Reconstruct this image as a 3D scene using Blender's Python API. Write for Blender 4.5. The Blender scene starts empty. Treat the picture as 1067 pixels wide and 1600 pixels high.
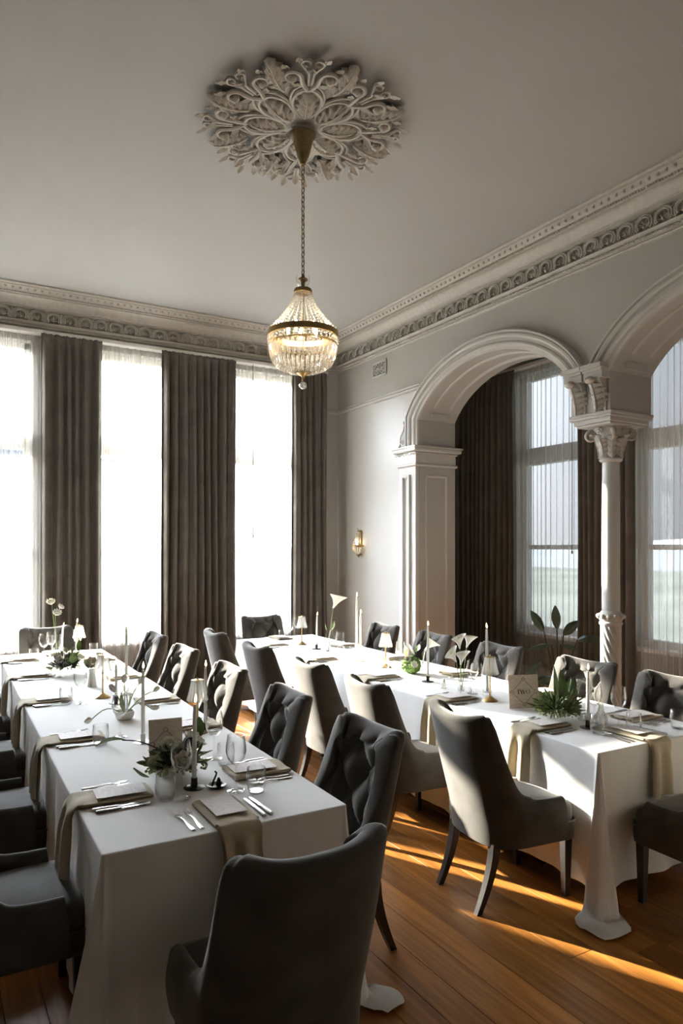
import bpy, math, random
from math import sin, cos, pi, radians, sqrt, atan2
from mathutils import Matrix, Vector, Euler, noise

random.seed(7)
S = bpy.context.scene
COL = S.collection

# ------------------------------------------------------------------ camera
YAW = 30.5
cam_d = bpy.data.cameras.new('camera'); cam = bpy.data.objects.new('camera', cam_d); COL.objects.link(cam)
cam.location = (0, 0, 1.8)
cam.rotation_euler = (radians(90), 0, radians(-YAW))
cam_d.sensor_fit = 'VERTICAL'; cam_d.sensor_height = 36.0
cam_d.lens = 1103 / 1600 * 36
cam_d.shift_y = 55 / 1600
cam_d.clip_end = 5000
S.camera = cam

# ------------------------------------------------------------------ sky, sun, exposure
W = bpy.data.worlds.new('sky'); S.world = W; W.use_nodes = True
nt = W.node_tree; nt.nodes.clear()
o = nt.nodes.new('ShaderNodeOutputWorld'); bg = nt.nodes.new('ShaderNodeBackground')
tc = nt.nodes.new('ShaderNodeTexCoord'); sp = nt.nodes.new('ShaderNodeSeparateXYZ'); cr = nt.nodes.new('ShaderNodeValToRGB')
cn = nt.nodes.new('ShaderNodeTexNoise'); cn.inputs['Scale'].default_value = 2.2; cn.inputs['Detail'].default_value = 5
mx = nt.nodes.new('ShaderNodeMix'); mx.data_type = 'RGBA'; mx.inputs[0].default_value = .3
nt.links.new(tc.outputs['Generated'], sp.inputs[0]); nt.links.new(sp.outputs['Z'], cr.inputs[0])
nt.links.new(tc.outputs['Generated'], cn.inputs['Vector'])
e = cr.color_ramp.elements
e[0].position = 0.0; e[0].color = (.93, .95, 1.0, 1)
e[1].position = 1.0; e[1].color = (.62, .74, .95, 1)
k = e.new(.25); k.color = (.82, .89, 1.0, 1)
cr2 = nt.nodes.new('ShaderNodeValToRGB'); cr2.color_ramp.elements[0].color = (.72, .80, .95, 1); cr2.color_ramp.elements[1].color = (1, 1, 1, 1)
cr2.color_ramp.elements[0].position = .38; cr2.color_ramp.elements[1].position = .62
nt.links.new(cn.outputs['Fac'], cr2.inputs[0])
nt.links.new(cr.outputs[0], mx.inputs[6]); nt.links.new(cr2.outputs[0], mx.inputs[7])
SUN_AZ, SUN_EL = 21.0, 19.3           # light travels toward +X by AZ off -Y, falling by EL
dvec = Vector((sin(radians(SUN_AZ)) * cos(radians(SUN_EL)), -cos(radians(SUN_AZ)) * cos(radians(SUN_EL)), -sin(radians(SUN_EL))))
# thin cloud glows around the sun and falls off smoothly away from it
vd = nt.nodes.new('ShaderNodeVectorMath'); vd.operation = 'DOT_PRODUCT'; vd.inputs[1].default_value = -dvec
nt.links.new(tc.outputs['Generated'], vd.inputs[0])
m1 = nt.nodes.new('ShaderNodeMath'); m1.operation = 'MULTIPLY_ADD'; m1.inputs[1].default_value = .5; m1.inputs[2].default_value = .5; nt.links.new(vd.outputs['Value'], m1.inputs[0])
m2 = nt.nodes.new('ShaderNodeMath'); m2.operation = 'POWER'; m2.inputs[1].default_value = 13.0; nt.links.new(m1.outputs[0], m2.inputs[0])
SKY_BASE, SKY_GLOW = .06, 19.0
m3 = nt.nodes.new('ShaderNodeMath'); m3.operation = 'MULTIPLY_ADD'; m3.inputs[1].default_value = SKY_GLOW; m3.inputs[2].default_value = SKY_BASE; nt.links.new(m2.outputs[0], m3.inputs[0])
nt.links.new(mx.outputs[2], bg.inputs[0]); nt.links.new(m3.outputs[0], bg.inputs[1])
nt.links.new(bg.outputs[0], o.inputs[0])

sd = bpy.data.lights.new('sun', 'SUN'); sun = bpy.data.objects.new('sun', sd); COL.objects.link(sun)
sun.rotation_euler = dvec.to_track_quat('-Z', 'Y').to_euler()
sun.location = (-4, 20, 12)
sd.energy = 11; sd.angle = radians(.9); sd.color = (1, .91, .77)

S.view_settings.view_transform = 'Standard'; S.view_settings.look = 'None'
S.view_settings.gamma = 1; S.view_settings.use_curve_mapping = False
S.view_settings.exposure = 2.7
S.cycles.transparent_max_bounces = 32
S.cycles.max_bounces = 10; S.cycles.diffuse_bounces = 6; S.cycles.glossy_bounces = 4; S.cycles.transmission_bounces = 8
S.cycles.sample_clamp_indirect = 6
S.cycles.caustics_reflective = False; S.cycles.caustics_refractive = False

# ------------------------------------------------------------------ room measures (metres)
XW, YW, ZC = 5.0, 8.6, 4.66          # arch wall plane, window wall plane, ceiling
XL, YB = -0.9, -0.7                  # unseen walls
WT = 0.54                            # arch wall thickness
XA = 6.95                            # bay window wall
WIN = [(-.12, 1.03), (1.53, 2.69), (3.25, 4.41)]       # window wall openings in X
BAY = [(5.82, 7.12), (3.95, 5.22), (2.05, 3.35)]       # bay openings in Y
Z0, Z1 = .66, 4.12

def portal(name, loc, rot, sx, sy):
    l = bpy.data.lights.new(name, 'AREA'); l.shape = 'RECTANGLE'; l.size = sx; l.size_y = sy
    l.cycles.is_portal = True
    ob = bpy.data.objects.new(name, l); COL.objects.link(ob); ob.location = loc; ob.rotation_euler = rot
for a, b in WIN: portal('window_portal', ((a + b) / 2, YW + .28, (Z0 + Z1) / 2), (radians(-90), 0, 0), b - a, Z1 - Z0)
for a, b in BAY: portal('window_portal', (XA + .28, (a + b) / 2, (Z0 + Z1) / 2), (radians(-90), 0, radians(-90)), b - a, Z1 - Z0)

# ------------------------------------------------------------------ materials
M = {}
def base_mat(name):
    m = bpy.data.materials.new(name); m.use_nodes = True; M[name] = m
    n = m.node_tree.nodes; return m, n, m.node_tree.links, n['Principled BSDF']
def mat(name, col, rough=.6, metal=0, var=.06, scale=12, bump=0, bscale=60, sheen=0, coat=0, sub=0, spec=.5, stretch=None, bdist=.01, objvar=0, detail=4):
    m, n, l, p = base_mat(name)
    p.inputs['Roughness'].default_value = rough; p.inputs['Metallic'].default_value = metal
    p.inputs['Specular IOR Level'].default_value = spec
    if sheen:
        p.inputs['Sheen Weight'].default_value = sheen; p.inputs['Sheen Roughness'].default_value = .35
        p.inputs['Sheen Tint'].default_value = (1, .97, .92, 1)
    if coat: p.inputs['Coat Weight'].default_value = coat; p.inputs['Coat Roughness'].default_value = .15
    if sub: p.inputs['Subsurface Weight'].default_value = sub; p.inputs['Subsurface Radius'].default_value = (.01, .008, .005)
    t = n.new('ShaderNodeTexCoord'); mp = n.new('ShaderNodeMapping'); l.new(t.outputs['Object'], mp.inputs[0])
    if stretch: mp.inputs['Scale'].default_value = stretch
    nz = n.new('ShaderNodeTexNoise'); nz.inputs['Scale'].default_value = scale; nz.inputs['Detail'].default_value = detail
    l.new(mp.outputs[0], nz.inputs['Vector'])
    r = n.new('ShaderNodeValToRGB'); r.color_ramp.elements[0].position = .3; r.color_ramp.elements[1].position = .7
    r.color_ramp.elements[0].color = tuple(c * (1 - var) for c in col) + (1,)
    r.color_ramp.elements[1].color = tuple(min(1, c * (1 + var)) for c in col) + (1,)
    l.new(nz.outputs['Fac'], r.inputs[0]); out = r.outputs[0]
    if objvar:
        oi = n.new('ShaderNodeObjectInfo'); hs = n.new('ShaderNodeHueSaturation')
        mr = n.new('ShaderNodeMapRange'); mr.inputs[3].default_value = 1 - objvar; mr.inputs[4].default_value = 1 + objvar
        l.new(oi.outputs['Random'], mr.inputs[0]); l.new(mr.outputs[0], hs.inputs['Value']); l.new(out, hs.inputs['Color']); out = hs.outputs[0]
    l.new(out, p.inputs['Base Color'])
    if bump:
        n2 = n.new('ShaderNodeTexNoise'); n2.inputs['Scale'].default_value = bscale; n2.inputs['Detail'].default_value = 3
        l.new(mp.outputs[0], n2.inputs['Vector']); b = n.new('ShaderNodeBump'); b.inputs['Strength'].default_value = bump; b.inputs['Distance'].default_value = bdist
        l.new(n2.outputs['Fac'], b.inputs['Height']); l.new(b.outputs[0], p.inputs['Normal'])
    return m
mat('plaster', (.52, .512, .485), .55, var=.03, scale=3, bump=.05, bscale=40)
mat('ceiling_paint', (.395, .395, .385), .7, var=.02, scale=1.5, bump=.03, bscale=30)
mat('wall_paint', (.43, .416, .388), .5, var=.025, scale=2, bump=.04, bscale=50)
mat('wall_upper', (.66, .635, .59), .55, var=.025, scale=2, bump=.04, bscale=50)
mat('ornament', (.47, .45, .405), .5, var=.08, scale=25)
mat('velvet', (.080, .074, .066), .85, var=.25, scale=7, sheen=.45, bump=.12, bscale=180, bdist=.004, spec=.2)
mat('black_wood', (.012, .010, .009), .35, var=.2, scale=30, coat=.2)
mat('linen', (.83, .82, .795), .8, var=.025, scale=4, bump=.10, bscale=240, sheen=.15, bdist=.003, spec=.2)
mat('napkin', (.55, .47, .34), .85, var=.06, scale=14, bump=.15, bscale=300, sheen=.2, bdist=.003, spec=.2)
mat('drape', (.155, .142, .126), .9, var=.15, scale=5, sheen=.25, bump=.1, bscale=200, spec=.15)
mat('silver', (.48, .47, .44), .33, 1, var=.04, scale=20)
mat('brass', (.52, .37, .16), .28, 1, var=.12, scale=30)
mat('antique_brass', (.34, .25, .13), .38, 1, var=.2, scale=40)
mat('dark_metal', (.05, .04, .035), .3, 1, var=.15, scale=30)
mat('wax', (.86, .84, .78), .5, var=.02, scale=10, sub=.15)
mat('wick', (.02, .015, .012), .9, var=.1)
mat('white_paint', (.78, .77, .74), .4, var=.02, scale=6)
mat('petal_white', (.88, .87, .80), .6, var=.05, scale=20, sub=.1)
mat('petal_cream', (.78, .76, .62), .6, var=.08, scale=20, sub=.1)
mat('spadix', (.75, .55, .12), .7, var=.1, scale=60)
mat('leaf_green', (.13, .22, .06), .45, var=.35, scale=14, objvar=.2)
mat('leaf_olive', (.22, .25, .11), .5, var=.4, scale=18, objvar=.2)
mat('leaf_dark', (.03, .04, .022), .35, var=.4, scale=14)
mat('leaf_plant', (.05, .075, .045), .3, var=.4, scale=20, stretch=(1, 6, 1))
mat('stem_green', (.22, .30, .11), .5, var=.15, scale=20)
mat('twig', (.05, .035, .022), .7, var=.2, scale=30)
mat('moss', (.11, .19, .045), .9, var=.4, scale=30, bump=.5, bscale=90)
mat('berry', (.42, .44, .24), .6, var=.3, scale=30)
mat('ceramic', (.74, .72, .67), .35, var=.04, scale=12)
mat('pot', (.10, .09, .08), .6, var=.2, scale=12)
mat('soil', (.03, .022, .015), .95, var=.3, scale=60)
mat('ink', (.10, .045, .02), .5, var=.1)
mat('card_edge', (.55, .47, .37), .7, var=.05)
mat('lawn', (.055, .06, .055), .95, spec=0, var=.3, scale=.05)
mat('hill', (.10, .11, .125), 1, spec=0, var=.1, scale=.01)
mat('water_far', (.085, .095, .105), .6, spec=0, var=.1, scale=.02)
mat('dark_wall', (.22, .20, .17), .6, var=.05)
mat('rope', (.5, .48, .44), .8, var=.05)
mat('subfloor', (.03, .015, .006), .9, var=.2)

def wood():
    m, n, l, p = base_mat('board_wood')
    t = n.new('ShaderNodeTexCoord'); oi = n.new('ShaderNodeObjectInfo'); mp = n.new('ShaderNodeMapping')
    mp.inputs['Scale'].default_value = (14, .7, 1)
    cx = n.new('ShaderNodeVectorMath'); cx.operation = 'ADD'; mul = n.new('ShaderNodeMath'); mul.operation = 'MULTIPLY'; mul.inputs[1].default_value = 37
    l.new(oi.outputs['Random'], mul.inputs[0]); cb = n.new('ShaderNodeCombineXYZ'); l.new(mul.outputs[0], cb.inputs[0]); l.new(mul.outputs[0], cb.inputs[1])
    l.new(t.outputs['Object'], mp.inputs[0]); l.new(mp.outputs[0], cx.inputs[0]); l.new(cb.outputs[0], cx.inputs[1])
    nz = n.new('ShaderNodeTexNoise'); nz.inputs['Scale'].default_value = 2.2; nz.inputs['Detail'].default_value = 7; nz.inputs['Distortion'].default_value = .6
    l.new(cx.outputs[0], nz.inputs['Vector'])
    r = n.new('ShaderNodeValToRGB'); el = r.color_ramp.elements
    el[0].position = .28; el[0].color = (.22, .078, .014, 1); el[1].position = .75; el[1].color = (.46, .19, .040, 1)
    l.new(nz.outputs['Fac'], r.inputs[0])
    hs = n.new('ShaderNodeHueSaturation'); mr = n.new('ShaderNodeMapRange'); mr.inputs[3].default_value = .75; mr.inputs[4].default_value = 1.2
    l.new(oi.outputs['Random'], mr.inputs[0]); l.new(mr.outputs[0], hs.inputs['Value']); l.new(r.outputs[0], hs.inputs['Color'])
    # knots
    vo = n.new('ShaderNodeTexVoronoi'); vo.inputs['Scale'].default_value = .9; l.new(cx.outputs[0], vo.inputs['Vector'])
    kr = n.new('ShaderNodeValToRGB'); kr.color_ramp.elements[0].position = .02; kr.color_ramp.elements[0].color = (.25, .2, .18, 1); kr.color_ramp.elements[1].position = .07; kr.color_ramp.elements[1].color = (1, 1, 1, 1)
    l.new(vo.outputs['Distance'], kr.inputs[0]); mm = n.new('ShaderNodeMix'); mm.data_type = 'RGBA'; mm.blend_type = 'MULTIPLY'; mm.inputs[0].default_value = 1
    l.new(hs.outputs[0], mm.inputs[6]); l.new(kr.outputs[0], mm.inputs[7]); l.new(mm.outputs[2], p.inputs['Base Color'])
    n3 = n.new('ShaderNodeTexNoise'); n3.inputs['Scale'].default_value = 9; l.new(t.outputs['Object'], n3.inputs['Vector'])
    rr = n.new('ShaderNodeMapRange'); rr.inputs[3].default_value = .26; rr.inputs[4].default_value = .5; l.new(n3.outputs['Fac'], rr.inputs[0]); l.new(rr.outputs[0], p.inputs['Roughness'])
    b = n.new('ShaderNodeBump'); b.inputs['Strength'].default_value = .08; b.inputs['Distance'].default_value = .004; l.new(nz.outputs['Fac'], b.inputs['Height']); l.new(b.outputs[0], p.inputs['Normal'])
    p.inputs['Specular IOR Level'].default_value = .3
wood()

def custom(name):
    m = bpy.data.materials.new(name); m.use_nodes = True; M[name] = m
    n = m.node_tree.nodes; n.clear(); return m, n, m.node_tree.links, n.new('ShaderNodeOutputMaterial')
def glass(name, tint=(1, 1, 1), refl=1.0, rough=.02, body=0.0, ior=1.45, bodycol=(.9, .9, .9)):
    m, n, l, out = custom(name)
    tr = n.new('ShaderNodeBsdfTransparent'); tr.inputs[0].default_value = tint + (1,)
    gl = n.new('ShaderNodeBsdfGlossy'); gl.inputs['Roughness'].default_value = rough
    lw = n.new('ShaderNodeLayerWeight'); lw.inputs[0].default_value = .5
    pw = n.new('ShaderNodeMath'); pw.operation = 'POWER'; pw.inputs[1].default_value = 1.9; l.new(lw.outputs['Facing'], pw.inputs[0])
    fr = n.new('ShaderNodeMath'); fr.operation = 'MULTIPLY_ADD'; fr.inputs[1].default_value = .7; fr.inputs[2].default_value = .015; l.new(pw.outputs[0], fr.inputs[0])
    nz = n.new('ShaderNodeTexNoise'); nz.inputs['Scale'].default_value = 9
    mr = n.new('ShaderNodeMapRange'); mr.inputs[3].default_value = refl * .9; mr.inputs[4].default_value = refl * 1.1; l.new(nz.outputs['Fac'], mr.inputs[0])
    mu = n.new('ShaderNodeMath'); mu.operation = 'MULTIPLY'; mu.use_clamp = True; l.new(fr.outputs[0], mu.inputs[0]); l.new(mr.outputs[0], mu.inputs[1])
    mi = n.new('ShaderNodeMixShader'); l.new(mu.outputs[0], mi.inputs[0]); l.new(tr.outputs[0], mi.inputs[1]); l.new(gl.outputs[0], mi.inputs[2])
    res = mi
    if body:
        di = n.new('ShaderNodeBsdfTranslucent'); di.inputs[0].default_value = bodycol + (1,)
        df = n.new('ShaderNodeBsdfDiffuse'); df.inputs[0].default_value = bodycol + (1,)
        ad = n.new('ShaderNodeMixShader'); ad.inputs[0].default_value = .5; l.new(di.outputs[0], ad.inputs[1]); l.new(df.outputs[0], ad.inputs[2])
        m2 = n.new('ShaderNodeMixShader'); m2.inputs[0].default_value = body; l.new(mi.outputs[0], m2.inputs[1]); l.new(ad.outputs[0], m2.inputs[2]); res = m2
    l.new(res.outputs[0], out.inputs[0])
glass('glass', (.992, .994, .992), 1.25)
glass('pane_glass', (.97, .98, .98), .8)
glass('crystal', (.95, .93, .90), 2.4, .05, body=.28, bodycol=(.97, .93, .86))
glass('fluted_glass', (.93, .92, .88), 1.8, .05, body=.35, bodycol=(.92, .90, .84))
def sheer(name, col, trans, tcol):
    m, n, l, out = custom(name)
    tr = n.new('ShaderNodeBsdfTransparent'); tr.inputs[0].default_value = tcol + (1,)
    tl = n.new('ShaderNodeBsdfTranslucent'); df = n.new('ShaderNodeBsdfDiffuse')
    tc_ = n.new('ShaderNodeTexCoord'); mp = n.new('ShaderNodeMapping'); mp.inputs['Scale'].default_value = (26, 26, .35); l.new(tc_.outputs['Object'], mp.inputs[0])
    nz = n.new('ShaderNodeTexNoise'); nz.inputs['Scale'].default_value = 1.0; nz.inputs['Detail'].default_value = 3; l.new(mp.outputs[0], nz.inputs['Vector'])
    r = n.new('ShaderNodeValToRGB'); r.color_ramp.elements[0].color = tuple(c * .86 for c in col) + (1,); r.color_ramp.elements[1].color = col + (1,)
    l.new(nz.outputs['Fac'], r.inputs[0]); l.new(r.outputs[0], tl.inputs[0]); l.new(r.outputs[0], df.inputs[0])
    a = n.new('ShaderNodeMixShader'); a.inputs[0].default_value = .35; l.new(tl.outputs[0], a.inputs[1]); l.new(df.outputs[0], a.inputs[2])
    # seen at a slant the weave closes up
    lw = n.new('ShaderNodeLayerWeight'); lw.inputs[0].default_value = .35
    mr = n.new('ShaderNodeMapRange'); mr.inputs[3].default_value = 1 - trans; mr.inputs[4].default_value = .65; l.new(lw.outputs['Facing'], mr.inputs[0])
    b = n.new('ShaderNodeMixShader'); l.new(mr.outputs[0], b.inputs[0]); l.new(tr.outputs[0], b.inputs[1]); l.new(a.outputs[0], b.inputs[2])
    l.new(b.outputs[0], out.inputs[0])
sheer('sheer', (.76, .75, .725), .70, (1, 1, 1))
def emit(name, col, st):
    m, n, l, out = custom(name)
    em = n.new('ShaderNodeEmission'); em.inputs[1].default_value = st
    nz = n.new('ShaderNodeTexNoise'); nz.inputs['Scale'].default_value = 40
    r = n.new('ShaderNodeValToRGB'); r.color_ramp.elements[0].color = tuple(c * .9 for c in col) + (1,); r.color_ramp.elements[1].color = col + (1,)
    l.new(nz.outputs['Fac'], r.inputs[0]); l.new(r.outputs[0], em.inputs[0]); l.new(em.outputs[0], out.inputs[0])
emit('bulb', (1, .84, .62), 30); emit('sconce_bulb', (1, .80, .52), 6); emit('flame', (1, .72, .34), 2.5)
def printed(name, paper, tint, scale=14):
    m, n, l, p = base_mat(name); p.inputs['Roughness'].default_value = .7
    t = n.new('ShaderNodeTexCoord'); w = n.new('ShaderNodeTexWave'); w.wave_type = 'RINGS'; w.inputs['Scale'].default_value = scale; w.inputs['Distortion'].default_value = 9; w.inputs['Detail'].default_value = 2; w.inputs['Detail Scale'].default_value = 2
    l.new(t.outputs['Object'], w.inputs['Vector']); r = n.new('ShaderNodeValToRGB')
    r.color_ramp.elements[0].position = .35; r.color_ramp.elements[0].color = tint + (1,); r.color_ramp.elements[1].position = .6; r.color_ramp.elements[1].color = paper + (1,)
    l.new(w.outputs['Fac'], r.inputs[0]); l.new(r.outputs[0], p.inputs['Base Color'])
printed('menu_print', (.84, .80, .76), (.80, .72, .68), 10)
printed('sign_print', (.62, .53, .43), (.60, .47, .38), 12)

# ------------------------------------------------------------------ geometry helpers
class B:
    def __init__(s): s.v = []; s.f = []
    def add(s, v, f, mx=None):
        n = len(s.v)
        s.v += [tuple(mx @ Vector(p)) for p in v] if mx is not None else [tuple(p) for p in v]
        s.f += [tuple(i + n for i in q) for q in f]; return s
    def merge(s, b, mx=None): return s.add(b.v, b.f, mx)
    def box(s, x0, x1, y0, y1, z0, z1, c=0, mx=None):
        if c <= 0:
            v = [(x, y, z) for z in (z0, z1) for y in (y0, y1) for x in (x0, x1)]
            return s.add(v, [(0, 2, 3, 1), (4, 5, 7, 6), (0, 1, 5, 4), (2, 6, 7, 3), (0, 4, 6, 2), (1, 3, 7, 5)], mx)
        v = []; ids = {}
        X, Y, Z = (x0, x1), (y0, y1), (z0, z1)
        for i in (0, 1):
            for j in (0, 1):
                for k in (0, 1):
                    sx, sy, sz = (1 - 2 * i) * c, (1 - 2 * j) * c, (1 - 2 * k) * c
                    for a, p in enumerate(((X[i], Y[j] + sy, Z[k] + sz), (X[i] + sx, Y[j], Z[k] + sz), (X[i] + sx, Y[j] + sy, Z[k]))):
                        ids[i, j, k, a] = len(v); v.append(p)
        f = []
        for i in (0, 1): f.append([ids[i, j, k, 0] for j, k in ((0, 0), (1, 0), (1, 1), (0, 1))][::(-1 if i == 0 else 1)])
        for j in (0, 1): f.append([ids[i, j, k, 1] for i, k in ((0, 0), (0, 1), (1, 1), (1, 0))][::(-1 if j == 0 else 1)])
        for k in (0, 1): f.append([ids[i, j, k, 2] for i, j in ((0, 0), (1, 0), (1, 1), (0, 1))][::(-1 if k == 0 else 1)])
        for i in (0, 1):
            for j in (0, 1): f.append([ids[i, j, 0, 0], ids[i, j, 0, 1], ids[i, j, 1, 1], ids[i, j, 1, 0]])
            for k in (0, 1): f.append([ids[i, 0, k, 0], ids[i, 0, k, 2], ids[i, 1, k, 2], ids[i, 1, k, 0]])
        for j in (0, 1):
            for k in (0, 1): f.append([ids[0, j, k, 1], ids[0, j, k, 2], ids[1, j, k, 2], ids[1, j, k, 1]])
        for q in [(i, j, k) for i in (0, 1) for j in (0, 1) for k in (0, 1)]: f.append([ids[q + (a,)] for a in range(3)])
        return s.add(v, f, mx)
    def grid(s, fn, nu, nv, cu=False, cv=False, mx=None):
        v = [fn(i / (nu if cu else nu - 1), j / (nv if cv else nv - 1)) for j in range(nv) for i in range(nu)]
        f = []
        for j in range(nv if cv else nv - 1):
            for i in range(nu if cu else nu - 1):
                a, b = i, (i + 1) % nu; c, d = j, (j + 1) % nv
                f.append((c * nu + a, c * nu + b, d * nu + b, d * nu + a))
        return s.add(v, f, mx)
    def lathe(s, prof, seg=24, c=(0, 0, 0), mx=None, ang=2 * pi, a0=0):
        full = ang > 6.28
        def fn(u, t):
            r, z = prof[round(t * (len(prof) - 1))]; a = a0 + u * ang
            return (c[0] + r * cos(a), c[1] + r * sin(a), c[2] + z)
        return s.grid(fn, seg if full else seg + 1, len(prof), cu=full, mx=mx)
    def tube(s, pts, r, seg=8, mx=None, caps=True, flat=1.0):
        pts = [Vector(p) for p in pts]; n = len(pts); rs = r if isinstance(r, (list, tuple)) else [r] * n
        t0 = (pts[1] - pts[0]).normalized(); up = Vector((0, 0, 1)) if abs(t0.z) < .9 else Vector((1, 0, 0))
        v = []
        for i, p in enumerate(pts):
            t = (pts[min(i + 1, n - 1)] - pts[max(i - 1, 0)]).normalized()
            a = t.cross(up); a = a.normalized() if a.length > 1e-6 else Vector((1, 0, 0)); b = a.cross(t).normalized(); up = b
            for k in range(seg):
                q = 2 * pi * k / seg; v.append(p + a * cos(q) * rs[i] + b * sin(q) * rs[i] * flat)
        f = [(i * seg + k, i * seg + (k + 1) % seg, (i + 1) * seg + (k + 1) % seg, (i + 1) * seg + k) for i in range(n - 1) for k in range(seg)]
        if caps: f += [tuple(range(seg))[::-1], tuple(range((n - 1) * seg, n * seg))]
        return s.add(v, f, mx)
    def ball(s, c, r, nu=12, nv=8, sc=(1, 1, 1), mx=None):
        return s.grid(lambda u, t: (c[0] + r * sc[0] * cos(2 * pi * u) * sin(pi * t), c[1] + r * sc[1] * sin(2 * pi * u) * sin(pi * t), c[2] - r * sc[2] * cos(pi * t)), nu, nv, cu=True, mx=mx)
    def octa(s, c, r, h=None, mx=None):
        h = h or r; x, y, z = c
        return s.add([(x + r, y, z), (x, y + r, z), (x - r, y, z), (x, y - r, z), (x, y, z + h), (x, y, z - h)], [(0, 1, 4), (1, 2, 4), (2, 3, 4), (3, 0, 4), (1, 0, 5), (2, 1, 5), (3, 2, 5), (0, 3, 5)], mx)
    def leaf(s, L, Wd, curl=.3, fold=.15, mx=None, nu=5, nv=7, tip=1.0, wave=0, base=.0):
        def fn(u, t):
            w = Wd * (sin(pi * min(1, t * .93 + .05)) ** .8) * (1 - .25 * t * tip) + base * (1 - t)
            x = (u - .5) * w; a = curl * t
            return (x, L * t * cos(a), L * t * sin(a) + fold * abs(x) * 2 + wave * sin(t * 14 + u * 5) * Wd * abs(u - .5))
        return s.grid(fn, nu, nv, mx=mx)
    def poly(s, pts, z0, z1, mx=None):
        n = len(pts)
        v = [(x, y, z0) for x, y in pts] + [(x, y, z1) for x, y in pts]
        f = [tuple(range(n))[::-1], tuple(range(n, 2 * n))] + [(i, (i + 1) % n, n + (i + 1) % n, n + i) for i in range(n)]
        return s.add(v, f, mx)
    def mesh(s, name, m, smooth=True, sharp=40):
        me = bpy.data.meshes.new(name); me.from_pydata(s.v, [], s.f); me.update()
        if m: me.materials.append(M[m])
        if smooth:
            me.polygons.foreach_set('use_smooth', [True] * len(me.polygons)); me.set_sharp_from_angle(angle=radians(sharp))
        return me

def T(x=0, y=0, z=0, rx=0, ry=0, rz=0, s=1):
    return Matrix.Translation((x, y, z)) @ Euler((rx, ry, rz)).to_matrix().to_4x4() @ Matrix.Scale(s, 4)
def obj(name, b, m=None, parent=None, loc=(0, 0, 0), rot=(0, 0, 0), smooth=True, sharp=40, sc=None):
    me = b.mesh(name, m, smooth, sharp) if isinstance(b, B) else b
    ob = bpy.data.objects.new(name, me); COL.objects.link(ob); ob.parent = parent; ob.location = loc; ob.rotation_euler = rot
    if sc: ob.scale = sc if isinstance(sc, (tuple, list)) else (sc,) * 3
    return ob
def tag(ob, label=None, cat=None, group=None, kind=None):
    if label: ob['label'] = label
    if cat: ob['category'] = cat
    if group: ob['group'] = group
    if kind: ob['kind'] = kind
    return ob
def thing(name, label, cat, loc=(0, 0, 0), rz=0, group=None):
    ob = bpy.data.objects.new(name, None); COL.objects.link(ob); ob.location = loc; ob.rotation_euler = (0, 0, rz); ob.empty_display_size = .1
    return tag(ob, label, cat, group)
def copytree(src, loc, rz, label, group=None, sc=None):
    r = src.copy(); COL.objects.link(r); r.location = loc; r.rotation_euler = (0, 0, rz); r['label'] = label
    if group: r['group'] = group
    if sc: r.scale = (sc,) * 3
    for ch in src.children:
        c = ch.copy(); COL.objects.link(c); c.parent = r
        for g in ch.children:
            d = g.copy(); COL.objects.link(d); d.parent = c
    return r
def struct(name, b, m, parent=None, **k):
    ob = obj(name, b, m, parent, **k)
    if parent is None: ob['kind'] = 'structure'
    return ob
def smooth01(x): x = max(0, min(1, x)); return x * x * (3 - 2 * x)

# ================================================================== STRUCTURE
# floor of individual boards
fl = struct('floor', B().box(XL, XA, YB, YW, -.06, -.022), 'subfloor')
rnd = random.Random(3); bw = .145; x = XL; row = 0
while x < XA - .01:
    x1 = min(x + bw, XA); cuts = [YB]; y = YB + rnd.uniform(.8, 3.2)
    while y < YW - .6: cuts.append(y); y += rnd.uniform(2.6, 4.2)
    cuts.append(YW)
    for a, b_ in zip(cuts, cuts[1:]):
        g = .0012; w2, l2 = (x1 - x) / 2 - g, (b_ - a) / 2 - g
        obj('board', B().box(-w2, w2, -l2, l2, -.022, 0, c=.0008), 'board_wood', fl, loc=((x + x1) / 2, (a + b_) / 2, rnd.uniform(-.0006, 0)), smooth=False)
    x = x1; row += 1
struct('ceiling', B().box(XL - .3, XA + .3, YB - .3, YW + .3, ZC, ZC + .2), 'ceiling_paint')

def wall_holes(holes, a0, a1, mk):
    """solid slabs around rectangular holes; mk(a0,a1,z0,z1) adds a box"""
    p = a0
    for h0, h1 in sorted(holes):
        mk(p, h0, 0, ZC); mk(h0, h1, 0, Z0); mk(h0, h1, Z1, ZC); p = h1
    mk(p, a1, 0, ZC)
wb = B(); wall_holes(WIN, XL - .3, XA + .3, lambda a, b, z0, z1: wb.box(a, b, YW, YW + .32, z0, z1)); struct('wall_window', wb, 'wall_paint')
wb = B(); wall_holes(BAY, YB - .3, YW, lambda a, b, z0, z1: wb.box(XA, XA + .32, a, b, z0, z1)); struct('wall_bay', wb, 'wall_paint')
struct('wall_left', B().box(XL - .3, XL, YB - .3, YW, 0, ZC), 'dark_wall')
struct('wall_back', B().box(XL, XA, YB - .3, YB, 0, ZC), 'dark_wall')

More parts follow.
